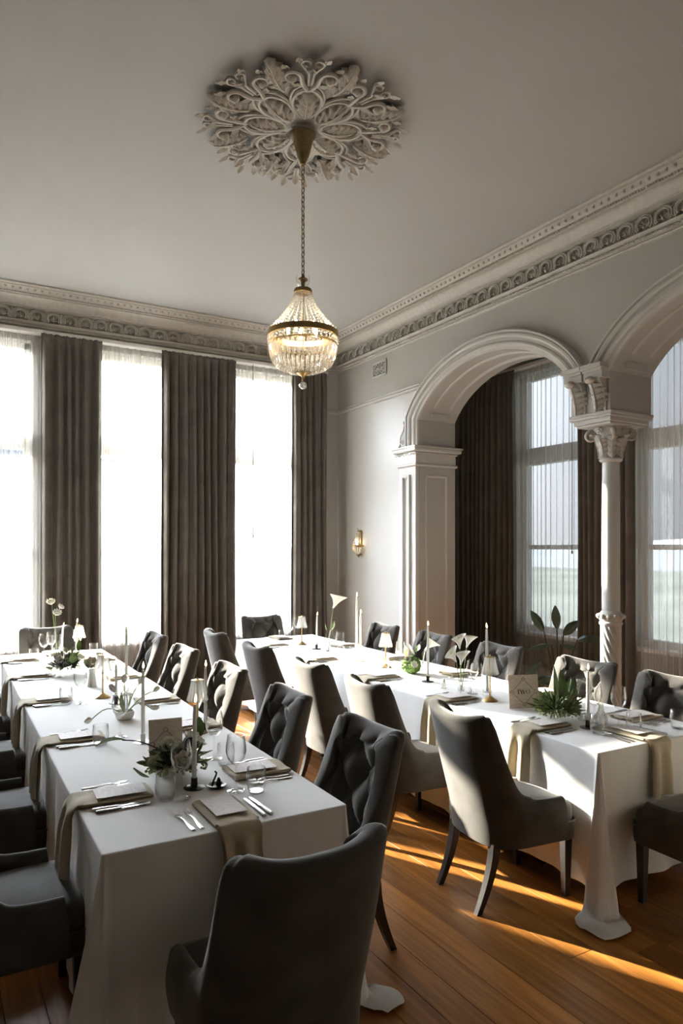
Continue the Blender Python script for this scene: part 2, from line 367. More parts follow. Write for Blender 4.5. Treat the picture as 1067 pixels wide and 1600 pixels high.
# arch wall
ARCH = [(6.69, 4.42), (4.0, 1.76)]
ZS, ZCR, TH = 3.30, 3.80, radians(66)
def arch_curve(a, b, n=40, off=0.0, zbot=None):
    """points (y,z) from far jamb over crown to near jamb; off = outward offset"""
    c, hw = (a + b) / 2, (a - b) / 2; pts = []
    if zbot is not None: pts.append((a + off, zbot))
    raw = []
    for i in range(n + 1):
        t = -TH + 2 * TH * i / n
        raw.append((c - hw * sin(t) / sin(TH), ZS + (ZCR - ZS) * (cos(t) - cos(TH)) / (1 - cos(TH))))
    for i, (y, z) in enumerate(raw):
        y0, z0 = raw[max(0, i - 1)]; y1, z1 = raw[min(n, i + 1)]; dy, dz = y1 - y0, z1 - z0; L = sqrt(dy * dy + dz * dz)
        ny, nz = dz / L, -dy / L                       # outward (up) normal
        if nz < 0: ny, nz = -ny, -nz
        if zbot is not None and (i == 0 or i == n):    # mitre into the vertical leg
            yy = y + off * (1 if i == 0 else -1); q = (yy - y)
            zz = z + (off - ny * q) / nz if abs(nz) > .05 else z
            pts.append((yy, zz))
        else: pts.append((y + ny * off, z + nz * off))
    if zbot is not None: pts.append((b - off, zbot))
    return pts
wb = B(); ZP = 2.97
# solid pier by the corner, pier over the column, near pier
def pier(y0, y1, z0): wb.box(XW, XW + WT, y0, y1, z0, ZC)
pier(6.69, YW, 0); pier(4.0, 4.42, ZP); pier(YB, 1.76, 0)
for a, b in ARCH:
    c = arch_curve(a, b, 48)
    c = [(a, ZS - .001)] + c + [(b, ZS - .001)]
    for (y0, z0), (y1, z1) in zip(c[1:-1], c[2:-1]):
        v = [(xx, yy, zz) for xx in (XW, XW + WT) for yy, zz in ((y0, z0), (y1, z1), (y1, ZC), (y0, ZC))]
        wb.add(v, [(0, 1, 2, 3), (7, 6, 5, 4), (0, 4, 5, 1)])
wr = struct('wall_right', wb, 'wall_paint', sharp=25)
# upper band of the arch wall above the picture rail: rail only
rail_prof = [(0, 3.655), (.022, 3.665), (.03, 3.685), (.018, 3.70), (.03, 3.715), (0, 3.72)]
def sweep_wall(prof, y_end, x_start=None, corner=True):
    """sweep (p,z) along window wall then arch wall, mitred"""
    b = B()
    path = lambda p: ([(x_start, YW - p)] if corner else []) + [(XW - p, YW - p if corner else YW), (XW - p, y_end)]
    n = len(prof); k = 3 if corner else 2
    v = [(path(p)[i][0], path(p)[i][1], z) for i in range(k) for p, z in prof]
    f = [(i * n + j, i * n + j + 1, (i + 1) * n + j + 1, (i + 1) * n + j) for i in range(k - 1) for j in range(n - 1)]
    return b.add(v, f)
struct('trim_1', sweep_wall(rail_prof, 6.66, 4.30), 'wall_paint')
# cornice
CP = [(0, 4.235), (.02, 4.24), (.026, 4.252), (.02, 4.262), (.045, 4.268), (.05, 4.285), (.034, 4.296), (.052, 4.31), (.062, 4.324), (.060, 4.327),
      (.006, 4.328), (.006, 4.462), (.10, 4.464), (.10, 4.474), (.115, 4.480), (.125, 4.50), (.15, 4.535), (.175, 4.552), (.19, 4.556), (.19, 4.566), (.205, 4.57), (.21, 4.585),
      (.225, 4.588), (.232, 4.60), (.262, 4.622), (.275, 4.628), (.275, 4.634), (.30, 4.636), (.31, 4.645), (.31, 4.661)]
corn = struct('trim_2', sweep_wall(CP, YB, XL), 'ornament', sharp=30)

def palmette(kind):
    b = B()
    for r, rr, yo in ((.076, .0095, -.022), (.056, .0075, -.030)):
        pts = [(r * cos(t), yo, r * sin(t) * .92 - .010) for t in [radians(-42 + 264 * i / 20) for i in range(21)]]
        b.tube(pts, rr, 6)
    nl = 7 if kind == 0 else 5
    for i in range(nl):
        a = radians(-78 + 156 * i / (nl - 1))
        mx = T(0, -.010, -.030) @ Matrix.Rotation(a, 4, 'Y') @ Matrix.Rotation(radians(90), 4, 'X')
        b.leaf(.062, .017 if kind == 0 else .024, -.1, -.5, mx=mx @ T(0, 0, .012), nu=3, nv=5)
    b.ball((0, -.022, -.032), .017 if kind == 0 else .013, 8, 6)
    for sx in (-1, 1):
        b.tube([(sx * (.05 + .02 * (1 - cos(t))), -.02, -.052 + .016 * sin(t)) for t in [i * .7 for i in range(8)]], .007, 5)
    return b
pm = [palmette(0).mesh('palmette', 'ornament'), palmette(1).mesh('palmette', 'ornament')]
def spandrel():
    b = B()
    for a in (-.5, 0, .5):
        mx = T(0, 0, .06) @ Matrix.Rotation(pi + a, 4, 'Y') @ Matrix.Rotation(radians(90), 4, 'X')
        b.leaf(.05, .02, -.1, -.4, mx=mx @ T(0, 0, .018), nu=3, nv=4)
    return b
spm = spandrel().mesh('palmette_spandrel', 'ornament')
SPC = .173; zf = 4.396
n = int((YW - .03 - .9) / SPC)
for i in range(n):
    y = YW - .03 - SPC * (i + .5)
    obj('palmette', pm[i % 2], parent=corn, loc=(XW - .026, y, zf), rot=(0, 0, radians(-90)))
    obj('palmette_spandrel', spm, parent=corn, loc=(XW - .026, y - SPC / 2, zf), rot=(0, 0, radians(-90)))
n = int((XW - .03 - .55) / SPC)
for i in range(n):
    xx = XW - .03 - SPC * (i + .5)
    obj('palmette', pm[i % 2], parent=corn, loc=(xx, YW - .026, zf))
    obj('palmette_spandrel', spm, parent=corn, loc=(xx - SPC / 2, YW - .026, zf))
# small enrichments: bead rows and leaf row (too small to pick apart)
def run(fn, step, p):
    """place fn along both walls at projection p"""
    b = B()
    q = YW - p - step / 2
    while q > 1.2: b.merge(fn(), Matrix.Translation((XW - p, q, 0)) @ Matrix.Rotation(radians(-90), 4, 'Z')); q -= step
    q = XW - p - step / 2
    while q > .3: b.merge(fn(), Matrix.Translation((q, YW - p, 0))); q -= step
    return b
def bead(): b = B(); b.ball((0, -.004, 4.577), .0115, 6, 5); return b
tag(obj('bead_row', run(bead, .026, .205), 'ornament', corn), kind='stuff')
def leaflet():
    b = B()
    for sx in (-1, 1):
        b.leaf(.046, .03, .3, .5, mx=T(sx * .003, -.024, 4.602, radians(35), 0, sx * radians(-62)), nu=3, nv=4)
    b.ball((0, -.02, 4.604), .012, 6, 4)
    return b
tag(obj('leaf_row', run(leaflet, .074, .232), 'ornament', corn), kind='stuff')
def lowleaf():
    b = B()
    for a in (-.6, .6): b.leaf(.026, .012, .2, .3, mx=T(0, -.006, 4.275, radians(80), 0, 0) @ Matrix.Rotation(a, 4, 'Z'), nu=3, nv=4)
    b.ball((.0, -.006, 4.276), .007, 6, 4); return b
tag(obj('lower_leaf_row', run(lowleaf, .05, .046), 'ornament', corn), kind='stuff')

# baseboards
def bbrd(p): return [(p, 0), (p, .2), (p - .008, .225), (p - .02, .235), (0, .24)]
struct('baseboard_window', sweep_wall([(p, z) for p, z in bbrd(.03)], 6.95, XL), 'white_paint')
struct('baseboard_bay', B().box(XA - .03, XA, YB, YW, 0, .22, c=.006), 'white_paint')
# pelmet strip above the drapes
struct('trim_3', B().box(XL, 4.80, YW - .10, YW, 4.185, 4.232, c=.006), 'white_paint')
struct('trim_4', B().box(XA - .10, XA, .9, YW, 4.185, 4.232, c=.006), 'white_paint')

# windows ------------------------------------------------------------
wn = 0
def window(cx, cy, w, rz):
    global wn; wn += 1
    r = bpy.data.objects.new('window_%d' % wn, None); COL.objects.link(r); r.location = (cx, cy, 0); r.rotation_euler = (0, 0, rz); r['kind'] = 'structure'
    h = w / 2; d = .14                                    # depth into wall
    b = B()
    b.box(-h, -h + .07, d, d + .08, Z0, Z1, c=.006); b.box(h - .07, h, d, d + .08, Z0, Z1, c=.006)
    b.box(-h, h, d, d + .08, Z1 - .07, Z1, c=.006); b.box(-h, h, d - .02, d + .08, Z0, Z0 + .09, c=.006)
    obj('window_frame', b, 'white_paint', r)
    obj('transom', B().box(-h + .07, h - .07, d - .02, d + .1, 2.91, 3.14, c=.01), 'white_paint', r)
    obj('meeting_rail', B().box(-h + .07, h - .07, d + .01, d + .07, 1.77, 1.83, c=.006), 'white_paint', r)
    obj('window_sill', B().box(-h, h, -.02, d + .02, Z0 - .04, Z0 + .012, c=.008), 'white_paint', r)
    for z0, z1 in ((Z0 + .09, 1.77), (1.83, 2.92), (3.14, Z1 - .07)):
        obj('pane', B().box(-h + .07, h - .07, d + .036, d + .042, z0, z1), 'pane_glass', r, smooth=False)
for a, b in WIN: window((a + b) / 2, YW, b - a, 0)
for a, b in BAY: window(XA, (a + b) / 2, b - a, radians(-90))

# pilaster at the far jamb (faces the room, returns into the opening) ---------------
pb = B()
pb.box(XW - .05, XW, 6.69, 7.03, 0, 2.80, c=.004)
pil = struct('trim_5', pb, 'plaster')
def moulded(path, prof, closed=False):
    """sweep (off, h) profile along 3D path frames: path = [(pos, across, out)]"""
    n = len(prof); v = []; f = []
    for p, a, o_ in path:
        for off, h in prof: v.append(tuple(Vector(p) + Vector(a) * off + Vector(o_) * h))
    m = len(path)
    for i in range(m if closed else m - 1):
        for j in range(n - 1): f.append((i * n + j, i * n + j + 1, ((i + 1) % m) * n + j + 1, ((i + 1) % m) * n + j))
    return B().add(v, f)
def panel_frame(pl, x0, x1, z0, z1, mold=((0, 0), (.004, .012), (.016, .016), (.022, .008), (.03, .004), (.034, 0))):
    """raised moulding frame; pl(x,z) -> point, with pl.out the outward vector"""
    P, out = pl
    ex = (Vector(P(1, 0)) - Vector(P(0, 0))).normalized(); ez = Vector((0, 0, 1))
    cs = [(x0, z0, 1, 1), (x1, z0, -1, 1), (x1, z1, -1, -1), (x0, z1, 1, -1)]
    path = [(P(a, c), ex * sx + ez * sz, out) for a, c, sx, sz in cs]
    return moulded(path, mold, True)
front = (lambda y, z: (XW - .05, y, z), Vector((-1, 0, 0)))
jamb = (lambda x_, z: (x_, 6.69, z), Vector((0, -1, 0)))
obj('front_panel_mould', panel_frame(front, 6.79, 6.95, .32, 2.66, ((0, 0), (.006, .022), (.026, .026), (.036, .012), (.046, .004), (.05, 0))), 'plaster', pil)
obj('jamb_panel_mould', panel_frame(jamb, XW + .09, XW + WT - .12, .32, 2.66), 'plaster', pil)
obj('plinth', B().box(XW - .09, XW + WT + .02, 6.655, 7.06, 0, .24, c=.01), 'plaster', pil)
# capital: astragal, neck, abacus, running leaves
cb = B()
cb.box(XW - .075, XW + WT + .03, 6.665, 7.045, 2.755, 2.79, c=.012)
cb.box(XW - .055, XW + WT + .005, 6.683, 7.035, 2.785, 2.905)
cb.box(XW - .07, XW + WT + .03, 6.67, 7.05, 2.90, 2.925, c=.006)
cb.box(XW - .11, XW + WT + .06, 6.625, 7.085, 2.925, 2.975, c=.012)
cb.box(XW - .12, XW + WT + .07, 6.615, 7.095, 2.968, 2.99, c=.004)
cap = obj('pilaster_capital', cb, 'plaster', pil)
def cap_leaf():
    b = B(); b.leaf(.062, .05, .9, .2, mx=T(0, -.004, 2.912, radians(-82), 0, 0), nu=5, nv=6)
    b.tube([(-.036 + .012 * cos(t), -.022, 2.90 + .012 * sin(t)) for t in [i * .9 for i in range(7)]], .005, 5); return b
lf = cap_leaf().mesh('capital_leaf', 'ornament')
for i in range(4): obj('capital_leaf', lf, parent=cap, loc=(XW - .068, 6.72 + i * .095, 0), rot=(0, 0, radians(-90)))
for i in range(6): obj('capital_leaf', lf, parent=cap, loc=(XW + .0 + i * .1, 6.672, 0))
# scroll bracket standing on the capital beside the archivolt
sb = B()
pts = [(XW - .03, 7.0 + .035 * (1 - t / 9) * cos(t) , 3.06 + .035 * (1 - t / 9) * sin(t)) for t in [i * .55 for i in range(14)]]
sb.tube(pts[::-1] + [(XW - .03, 7.035, 3.06), (XW - .03, 7.025, 3.14), (XW - .03, 6.965, 3.20), (XW - .03, 6.945, 3.27), (XW - .03, 6.965, 3.31)], .010, 6)
sb.tube([(XW - .03, 7.05, 2.99), (XW - .03, 7.06, 3.02), (XW - .03, 7.03, 3.04)], .012, 6)
for q in ((7.02, 3.13, .5), (6.975, 3.2, .8), (6.955, 3.28, .2)): sb.leaf(.05, .03, .3, .2, mx=T(XW - .03, q[0], q[1]) @ Matrix.Rotation(q[2], 4, 'X') @ Matrix.Rotation(radians(90), 4, 'Y'), nu=3, nv=5)
obj('scroll_bracket', sb, 'ornament', pil)

# archivolts -----------------------------------------------------------------------
AP = [(0, 0), (0, .03), (.03, .034), (.04, .052), (.058, .056), (.075, .05), (.085, .034), (.105, .034), (.112, .06), (.13, .07), (.15, .066), (.158, .05), (.165, .078), (.18, .08), (.19, .064), (.19, 0)]
def archivolt(name, a, b, zb0, zb1):
    """profile swept round the arch on the room face"""
    n = len(AP); cs = [arch_curve(a, b, 48, off, 0) for off, h in AP]; m = len(cs[0]); v = []
    for i in range(m):
        for j, (off, h) in enumerate(AP):
            y, z = cs[j][i]
            if i == 0: z = zb0
            if i == m - 1: z = zb1
            v.append((XW - h, y, z))
    f = [(i * n + j, i * n + j + 1, (i + 1) * n + j + 1, (i + 1) * n + j) for i in range(m - 1) for j in range(n - 1)]
    return struct(name, B().add(v, f), 'plaster', sharp=28)
av1 = archivolt('trim_6', *ARCH[0], 2.99, 3.36); av2 = archivolt('trim_7', *ARCH[1], 3.36, 2.99)
# soffit panels: raised mouldings following the arch intrados
def soffit(par, a, b):
    for seg in ((.03, .97),):
        c = arch_curve(a, b, 60); c = c[2:-2]
        path_in = []
        for (x0, sgn) in ((XW + .13, 1), (XW + WT - .13, -1)):
            path = []
            for i, (y, z) in enumerate(c):
                y0, z0 = c[max(0, i - 1)]; y1, z1 = c[min(len(c) - 1, i + 1)]; dy, dz = y1 - y0, z1 - z0; L = sqrt(dy * dy + dz * dz)
                path.append(((x0, y, z), (sgn, 0, 0), (0, -dz / L * (1 if dy < 0 else -1) * -1, -abs(dy) / L)))
            obj('soffit_mould', moulded(path, [(0, 0), (.004, .014), (.02, .02), (.03, .01), (.045, .004), (.05, 0)]), 'plaster', par)
        for (y, z) in (c[0], c[-1]):
            s_ = 1 if y > (a + b) / 2 else -1
            obj('soffit_mould_end', B().box(XW + .13, XW + WT - .13, y - .03, y + .0, z - .045, z + .02, c=.004) if s_ > 0 else B().box(XW + .13, XW + WT - .13, y, y + .03, z - .045, z + .02, c=.004), 'plaster', par)
soffit(av1, *ARCH[0]); soffit(av2, *ARCH[1])

# column ----------------------------------------------------------------------------
CX, CY = XW + WT / 2, 4.21
col = thing('column', 'slender white column with spiral fluted lower shaft between the two arches', 'column', (CX, CY, 0))
obj('plinth', B().box(-.16, .16, -.16, .16, 0, .14, c=.012).lathe([(.15, .14), (.155, .17), (.135, .2), (.12, .215), (.125, .24), (.10, .26), (.09, .27)], 32), 'plaster', col)
def spiral(u, t):
    a = 2 * pi * u; z = .26 + t * .86
    r = .078 + .012 * abs(sin(6 * a + z * 30)) ** .7
    return (r * cos(a), r * sin(a), z)
obj('spiral_shaft', B().grid(spiral, 144, 70, cu=True), 'plaster', col, sharp=60)
rb = B().lathe([(.088, 1.10), (.10, 1.115), (.10, 1.13), (.09, 1.14), (.105, 1.165), (.112, 1.185), (.105, 1.205), (.09, 1.215), (.082, 1.23), (.075, 1.235)], 36)
for i in range(12): rb.ball((.104 * cos(i * pi / 6), .104 * sin(i * pi / 6), 1.185), .024, 8, 6)
obj('band', rb, 'plaster', col)
obj('shaft', B().lathe([(.0775, 1.22), (.0775, 1.6), (.076, 2.1), (.073, 2.57)], 40), 'plaster', col)
obj('neck_ring', B().lathe([(.074, 2.555), (.094, 2.565), (.10, 2.578), (.094, 2.592), (.078, 2.60)], 36), 'plaster', col)
cb = B().lathe([(.072, 2.60), (.08, 2.66), (.095, 2.74), (.125, 2.82), (.15, 2.85), (.15, 2.86)], 36)
cp = obj('capital_bell', cb, 'plaster', col)
def acanthus(L, Wd, lobes=5, out=.9, nu=23, nv=40):
    """lobed leaf standing up +Z in the XZ plane, curling toward -Y at the top"""
    b = B()
    def fn(u, t):
        s_ = (u - .5) * 2; q = t * lobes - .55 * abs(s_); sc = abs(sin(pi * q))
        w = Wd * (.62 + .5 * sin(pi * min(1, t * .85 + .12))) * (1 - .7 * max(0, t - .78) / .22) * (1 - .30 * (1 - sc) * abs(s_) ** 1.5) / 2
        c = out * t ** 2.0
        rel = Wd * (.11 * sc ** .6 * (1 - abs(abs(s_) - .5)) + .13 * (1 - abs(s_)) ** 2)
        yy = -L * .36 * c - rel + .30 * Wd * abs(s_) ** 2.2
        zz = L * (t - .16 * max(0, t - .8) / .2)
        return (s_ * w, yy, zz)
    b.grid(fn, nu, nv)
    b.tube([(0, -L * .36 * out * (t ** 2.0) - Wd * .2, L * (t - .16 * max(0, t - .8) / .2)) for t in [i / 12 for i in range(13)]], [Wd * .055 * (1 - .5 * i / 12) for i in range(13)], 6)
    b.ball((0, -L * .36 * out - Wd * .06, L * .90), Wd * .26, 10, 8, sc=(1.15, .8, .75))
    return b
al = acanthus(.24, .105).mesh('acanthus_leaf', 'ornament')
for i in range(8):
    a = i * pi / 4; r = .082
    obj('acanthus_leaf', al, parent=cp, loc=(r * cos(a), r * sin(a), 2.605 if i % 2 == 0 else 2.59), rot=(0, 0, a + pi / 2), sc=(1, 1, 1) if i % 2 else (1, 1, .8))
def volute():
    b = B()
    pts = []
    for i in range(30):
        t = i * .33; r = .052 * (1 - i / 34)
        pts.append((0, -(.165 + r * sin(t)), 2.79 + r * cos(t)))
    b.tube([(0, -.08, 2.70), (0, -.11, 2.78), (0, -.14, 2.83)] + pts, [.016] * 3 + [.016 * (1 - i / 45) for i in range(30)], 8)
    b.grid(lambda u, t: ((u - .5) * .05, -(.165 + .05 * t * sin(6.28 * u)), 2.79 + .05 * t * cos(6.28 * u)), 12, 4)
    return b
vl = volute().mesh('volute', 'ornament')
for i in range(4): obj('volute', vl, parent=cp, rot=(0, 0, pi / 4 + i * pi / 2))
def rosette(): 
    b = B(); b.ball((0, -.155, 2.83), .014, 8, 6)
    for i in range(6): b.ball((.024 * cos(i * pi / 3), -.15, 2.83 + .024 * sin(i * pi / 3)), .014, 8, 6, sc=(1, .6, 1))
    return b
ro = rosette().mesh('rosette', 'ornament')
for i in range(4): obj('rosette', ro, parent=cp, rot=(0, 0, i * pi / 2))
ab = B()
for hw, z0, z1 in ((.18, 2.862, 2.885), (.20, 2.882, 2.925), (.222, 2.92, 2.945), (.23, 2.943, 2.97)): ab.box(-hw - .055, hw + .055, -hw, hw, z0, z1, c=.005)
obj('abacus', ab, 'plaster', col)
# acanthus corbels and impost blocks under the archivolt feet
cl = acanthus(.285, .165, 6, 1.0).mesh('acanthus_corbel', 'ornament')
for av, y in ((av1, 4.318), (av2, 4.102)):
    obj('acanthus_corbel', cl, parent=av, loc=(XW - .022, y, 2.965), rot=(0, 0, radians(-90)))
    cc = [(XW + .01, 2.965), (XW - .012, 2.965), (XW - .016, 3.03), (XW - .03, 3.10), (XW - .055, 3.17), (XW - .085, 3.22), (XW - .10, 3.24), (XW + .01, 3.24)]
    obj('corbel_core', B().add([(a_, y + sy * .066, c_) for sy in (-1, 1) for a_, c_ in cc], [tuple(range(8)), tuple(range(15, 7, -1))] + [(k_, (k_ + 1) % 8 , 8 + (k_ + 1) % 8, 8 + k_) for k_ in range(8)]), 'plaster', av, sharp=30)
    ib = B()
    for hw, pz, z0, z1 in ((.098, .10, 3.235, 3.30), (.10, .115, 3.295, 3.325), (.106, .135, 3.32, 3.362)): ib.box(XW - pz, XW + .01, y - hw, y + hw, z0, z1, c=.004)
    obj('impost_block', ib, 'plaster', av)

# wall vent ---------------------------------------------------------------
vt = thing('wall_vent', 'small white plaster wall vent with pierced scrolls under the cornice', 'vent', (XW, 7.52, 4.075), radians(-90))
obj('backing', B().box(-.135, .135, -.006, .0, -.075, .075), 'pot', vt)
b = B(); b.box(-.16, .16, -.02, 0, .07, .10, c=.006); b.box(-.16, .16, -.02, 0, -.10, -.07, c=.006); b.box(-.16, -.13, -.02, 0, -.07, .07, c=.006); b.box(.13, .16, -.02, 0, -.07, .07, c=.006)
obj('frame', b, 'plaster', vt)
b = B()
for sx in (-1, 1):
    for sz in (-1, 1):
        b.tube([(sx * (.06 + .042 * (1 - i / 22) * cos(i * .42)), -.012, sz * (.030 + .034 * (1 - i / 22) * sin(i * .42))) for i in range(18)], .008, 6)
    b.tube([(sx * .12, -.012, -.06), (sx * .1, -.012, 0), (sx * .12, -.012, .06)], .008, 6)
b.tube([(-.12, -.012, 0), (.12, -.012, 0)], .007, 6); b.tube([(0, -.012, -.07), (0, -.012, .07)], .01, 6); b.ball((0, -.014, 0), .022, 10, 6)
obj('scroll_grille', b, 'plaster', vt)

# outside ------------------------------------------------------------------
struct('lawn', B().box(-3000, 3000, -3000, 3000, -5.2, -5), 'lawn')
struct('lake', B().box(180, 2600, -900, 1500, -5, -4.6), 'water_far')
def ridge(name, cx, cy, L, ang, h, seed):
    def fn(u, t):
        xx = (u - .5) * L; hh = h * (.62 + .38 * (noise.noise(Vector((u * 5 + seed, seed, 0))) * .5 + .5)) * sin(pi * u) ** .5
        return (xx, (t - .5) * L * .22, -6 + hh * sin(pi * t))
    return struct(name, B().grid(fn, 40, 9), 'hill', loc=(cx, cy, 0), rot=(0, 0, ang))
ridge('hill', 1700, 900, 1900, radians(65), 42, 3.1); ridge('hills', 2000, -300, 1700, radians(95), 50, 8.7)
ridge('sky_screen_ridge', -500, 1500, 3000, radians(4), 300, 5.5)  # tall ridge added to cut the bright low sky behind the window wall

# ================================================================== DRAPES AND SHEERS
def drape_mesh(w, seed, z0=.015, z1=4.19):
    r = random.Random(seed); nf = max(3, w / .105); ph = [r.uniform(0, 6.28) for _ in range(4)]
    def fn(u, t):
        z = z0 + (z1 - z0) * t; x_ = (u - .5) * w
        a = 2 * pi * nf * u + .9 * sin(2 * pi * u * 1.7 + ph[0]) + .35 * sin(t * 2.2 + ph[1] + u * 9)
        amp = .042 * (1 - .55 * smooth01((t - .9) / .1)) * (1 + .25 * sin(u * 11 + ph[2]))
        y = amp * sin(a) + .012 * sin(2 * a + ph[3]) + .012 * sin(t * 5 + u * 6)
        x_ *= 1 + .035 * (1 - t) - .02 * sin(pi * t)
        if t > .965: y *= .8; 
        if t > .985: y = y * .5 - .012; z += .006 * sin(a * 2)
        return (x_ + .012 * sin(a + 1.2), y - .075, z)
    tv = sorted(set([i / 22 for i in range(23)] + [.965, .975, .985, .992]))
    n = int(w / .007); b = B()
    v = [fn(i / (n - 1), t) for t in tv for i in range(n)]
    f = [(j * n + i, j * n + i + 1, (j + 1) * n + i + 1, (j + 1) * n + i) for j in range(len(tv) - 1) for i in range(n - 1)]
    return b.add(v, f)
def drape(name, label, c, w, wall, seed):
    ob = obj(name, drape_mesh(w, seed), 'drape', loc=(c, YW - .03, 0) if wall == 0 else (XA - .03, c, 0), rot=(0, 0, 0 if wall == 0 else radians(-90)), sharp=80)
    sm = ob.modifiers.new('thickness', 'SOLIDIFY'); sm.thickness = .004
    return tag(ob, label, 'curtain', 'heavy charcoal drapes')
drape('drape', 'heavy charcoal drape farthest from the wall lamp on the window wall', 1.43, .66, 0, 1)
drape('drape', 'wide charcoal drape in the middle of the window wall', 2.94, .96, 0, 2)
drape('drape', 'narrow charcoal drape in the corner beside the wall lamp', 4.49, .52, 0, 3)
drape('drape', 'wide near-black drape in the bay behind the panelled pilaster', 7.62, 1.24, 1, 4)
drape('drape', 'near-black drape in the bay directly behind the column', 5.555, .75, 1, 5)
drape('drape', 'near-black drape in the bay past the second arch', 3.55, .7, 1, 6)
def sheer_mesh(w, seed):
    r = random.Random(seed); ph = [r.uniform(0, 6.28) for _ in range(5)]
    def fn(u, t):
        x_ = (u - .5) * w; z = .02 + 4.15 * t
        a = 2 * pi * u * w / .085 + 1.6 * sin(2 * pi * u * 2.3 + ph[0]) + .5 * sin(2.5 * t + ph[1] + 4 * u)
        return (x_, .018 * sin(a) * (1 + .4 * sin(7 * u + ph[2])) + .009 * sin(2.3 * a + ph[3]), z)
    return B().grid(fn, int(w / .0085), 9)
def sheer_obj(label, c, w, wall, seed):
    ob = obj('sheer_curtain', sheer_mesh(w, seed), 'sheer', loc=(c, YW - .045, 0) if wall == 0 else (XA - .045, c, 0), rot=(0, 0, 0 if wall == 0 else radians(-90)), sharp=80)
    tag(ob, label, 'curtain', 'white sheer curtains')
sheer_obj('white sheer curtain on the window wall, the one cut by the picture edge', .40, 1.66, 0, 11)
sheer_obj('white sheer curtain between the two widest drapes on the window wall', 2.11, 1.24, 0, 12)
sheer_obj('white sheer curtain with a hanging cord beside the corner drape', 3.83, 1.26, 0, 13)
sheer_obj('white sheer curtain in the bay seen through the first arch', 6.47, 1.5, 1, 14)
sheer_obj('white sheer curtain in the bay seen through the second arch', 4.55, 1.62, 1, 15)
sheer_obj('white sheer curtain in the bay past the second arch', 2.6, 1.5, 1, 16)
tag(obj('blind_cord', B().tube([(0, 0, 1.95), (.002, 0, 2.6), (0, 0, 4.17)], .0045, 6).ball((0, 0, 1.94), .012, 8, 6, sc=(1, 1, 2)), 'drape', loc=(3.66, YW - .125, 0)), 'thin dark cord hanging in front of a white sheer curtain by the corner', 'cord')
tag(obj('blind_cord', B().tube([(0, 0, 1.75), (.002, 0, 2.6), (0, 0, 4.17)], .0045, 6).ball((0, 0, 1.74), .012, 8, 6, sc=(1, 1, 2)), 'drape', loc=(XA - .125, 6.02, 0)), 'thin dark cord beside the drape behind the column', 'cord')

# ================================================================== CEILING ROSE
RX, RY = 2.18, 4.21
rose = thing('ceiling_rose', 'large ornate plaster ceiling rose of acanthus leaves and scrolls above the chandelier', 'ceiling rose', (RX, RY, ZC)); rose.scale = (.93, .95, 1)
# everything below is built hanging down: local z negative
b = B(); b.lathe([(.01, -.055), (.12, -.055), (.20, -.035), (.40, -.028), (.42, -.012), (.42, 0)], 48)
obj('ground_plate', b, 'ornament', rose)
def rleaf(L, Wd, lobes, h, veins=7, sharp_=.3, nu=17, nv=26, bulge=.6):
    b = B()
    def fn(u, t):
        s_ = (u - .5) * 2
        lob = 1 - sharp_ * (.5 + .5 * cos(2 * pi * lobes * t)) * abs(s_)
        w = Wd / 2 * (sin(pi * min(1, .10 + .88 * t)) ** .75) * lob
        vein = .18 * cos(2 * pi * veins * (t - .35 * abs(s_)))
        zz = -h * ((1 - abs(s_) ** 2) * bulge + .35 + vein * (1 - abs(s_)) ** .3 * min(1, 8 * abs(s_))) * sin(pi * min(1, t * .9 + .1)) ** .4
        if abs(s_) > .99: zz = 0
        return (s_ * w, L * t, zz)
    b.grid(fn, nu, nv)
    b.tube([(0, L * t, -h * 1.02 * sin(pi * min(1, t * .9 + .1)) ** .4) for t in [i / 8 for i in range(9)]], [.010 * (1 - .6 * i / 8) for i in range(9)], 6)
    return b
inner = rleaf(.25, .17, 5, .05).mesh('inner_leaf', 'ornament', sharp=70)
inner2 = rleaf(.25, .17, 4, .055, 4, .42).mesh('inner_leaf', 'ornament', sharp=70)
outer = rleaf(.30, .20, 6, .06, 6, .5).mesh('outer_leaf', 'ornament', sharp=70)
def petal_frame():
    b = B()
    for k, rr in ((1.0, .014), (1.16, .009)):
        pts = []
        for i in range(25):
            t = i / 24; s_ = cos(2 * pi * t); yy = .5 - .5 * cos(2 * pi * t)
            w = .105 * k * sin(2 * pi * t) * (.75 + .35 * yy)
            pts.append((w, .12 + (.30 * k) * yy, -.045))
        b.tube(pts, rr, 6)
    return b
pf = petal_frame().mesh('leaf_frame', 'ornament')
def scroll(seed):
    r = random.Random(seed); b = B()
    for sx in (-1, 1):
        st = [(sx * .005, .40, -.035), (sx * .02, .44, -.05), (sx * .05, .50, -.06)]
        sp_ = []
        for i in range(22):
            t = i * .36; rr = .062 * (1 - i / 26)
            sp_.append((sx * (.062 + .062 - rr * cos(t)) , .56 + rr * sin(t) * .95, -.06 - .012 * i / 22))
        b.tube(st + sp_, [.017] * 3 + [.016 * (1 - i / 34) for i in range(22)], 7)
        b.ball((sx * .122, .56, -.07), .03, 10, 6)
        sp2 = []
        for i in range(16):
            t = i * .4; rr = .042 * (1 - i / 20); sp2.append((sx * (.035 + rr * cos(t) * .9), .67 + rr * sin(t), -.05))
        b.tube([(sx * .01, .5, -.06), (sx * .015, .6, -.06)] + sp2, .011, 6)
        for q in ((.055, .45, -.75), (.10, .47, -1.15), (.15, .60, -.5), (.075, .67, -.3)):
            b.leaf(.10, .052, -.35, -.3, mx=T(sx * q[0], q[1], -.045, 0, 0, sx * q[2]), nu=5, nv=6, wave=.15)
    b.leaf(.13, .07, -.4, -.3, mx=T(0, .57, -.045), nu=5, nv=7, wave=.1)
    return b
sc_ = scroll(1).mesh('scroll_cluster', 'ornament')
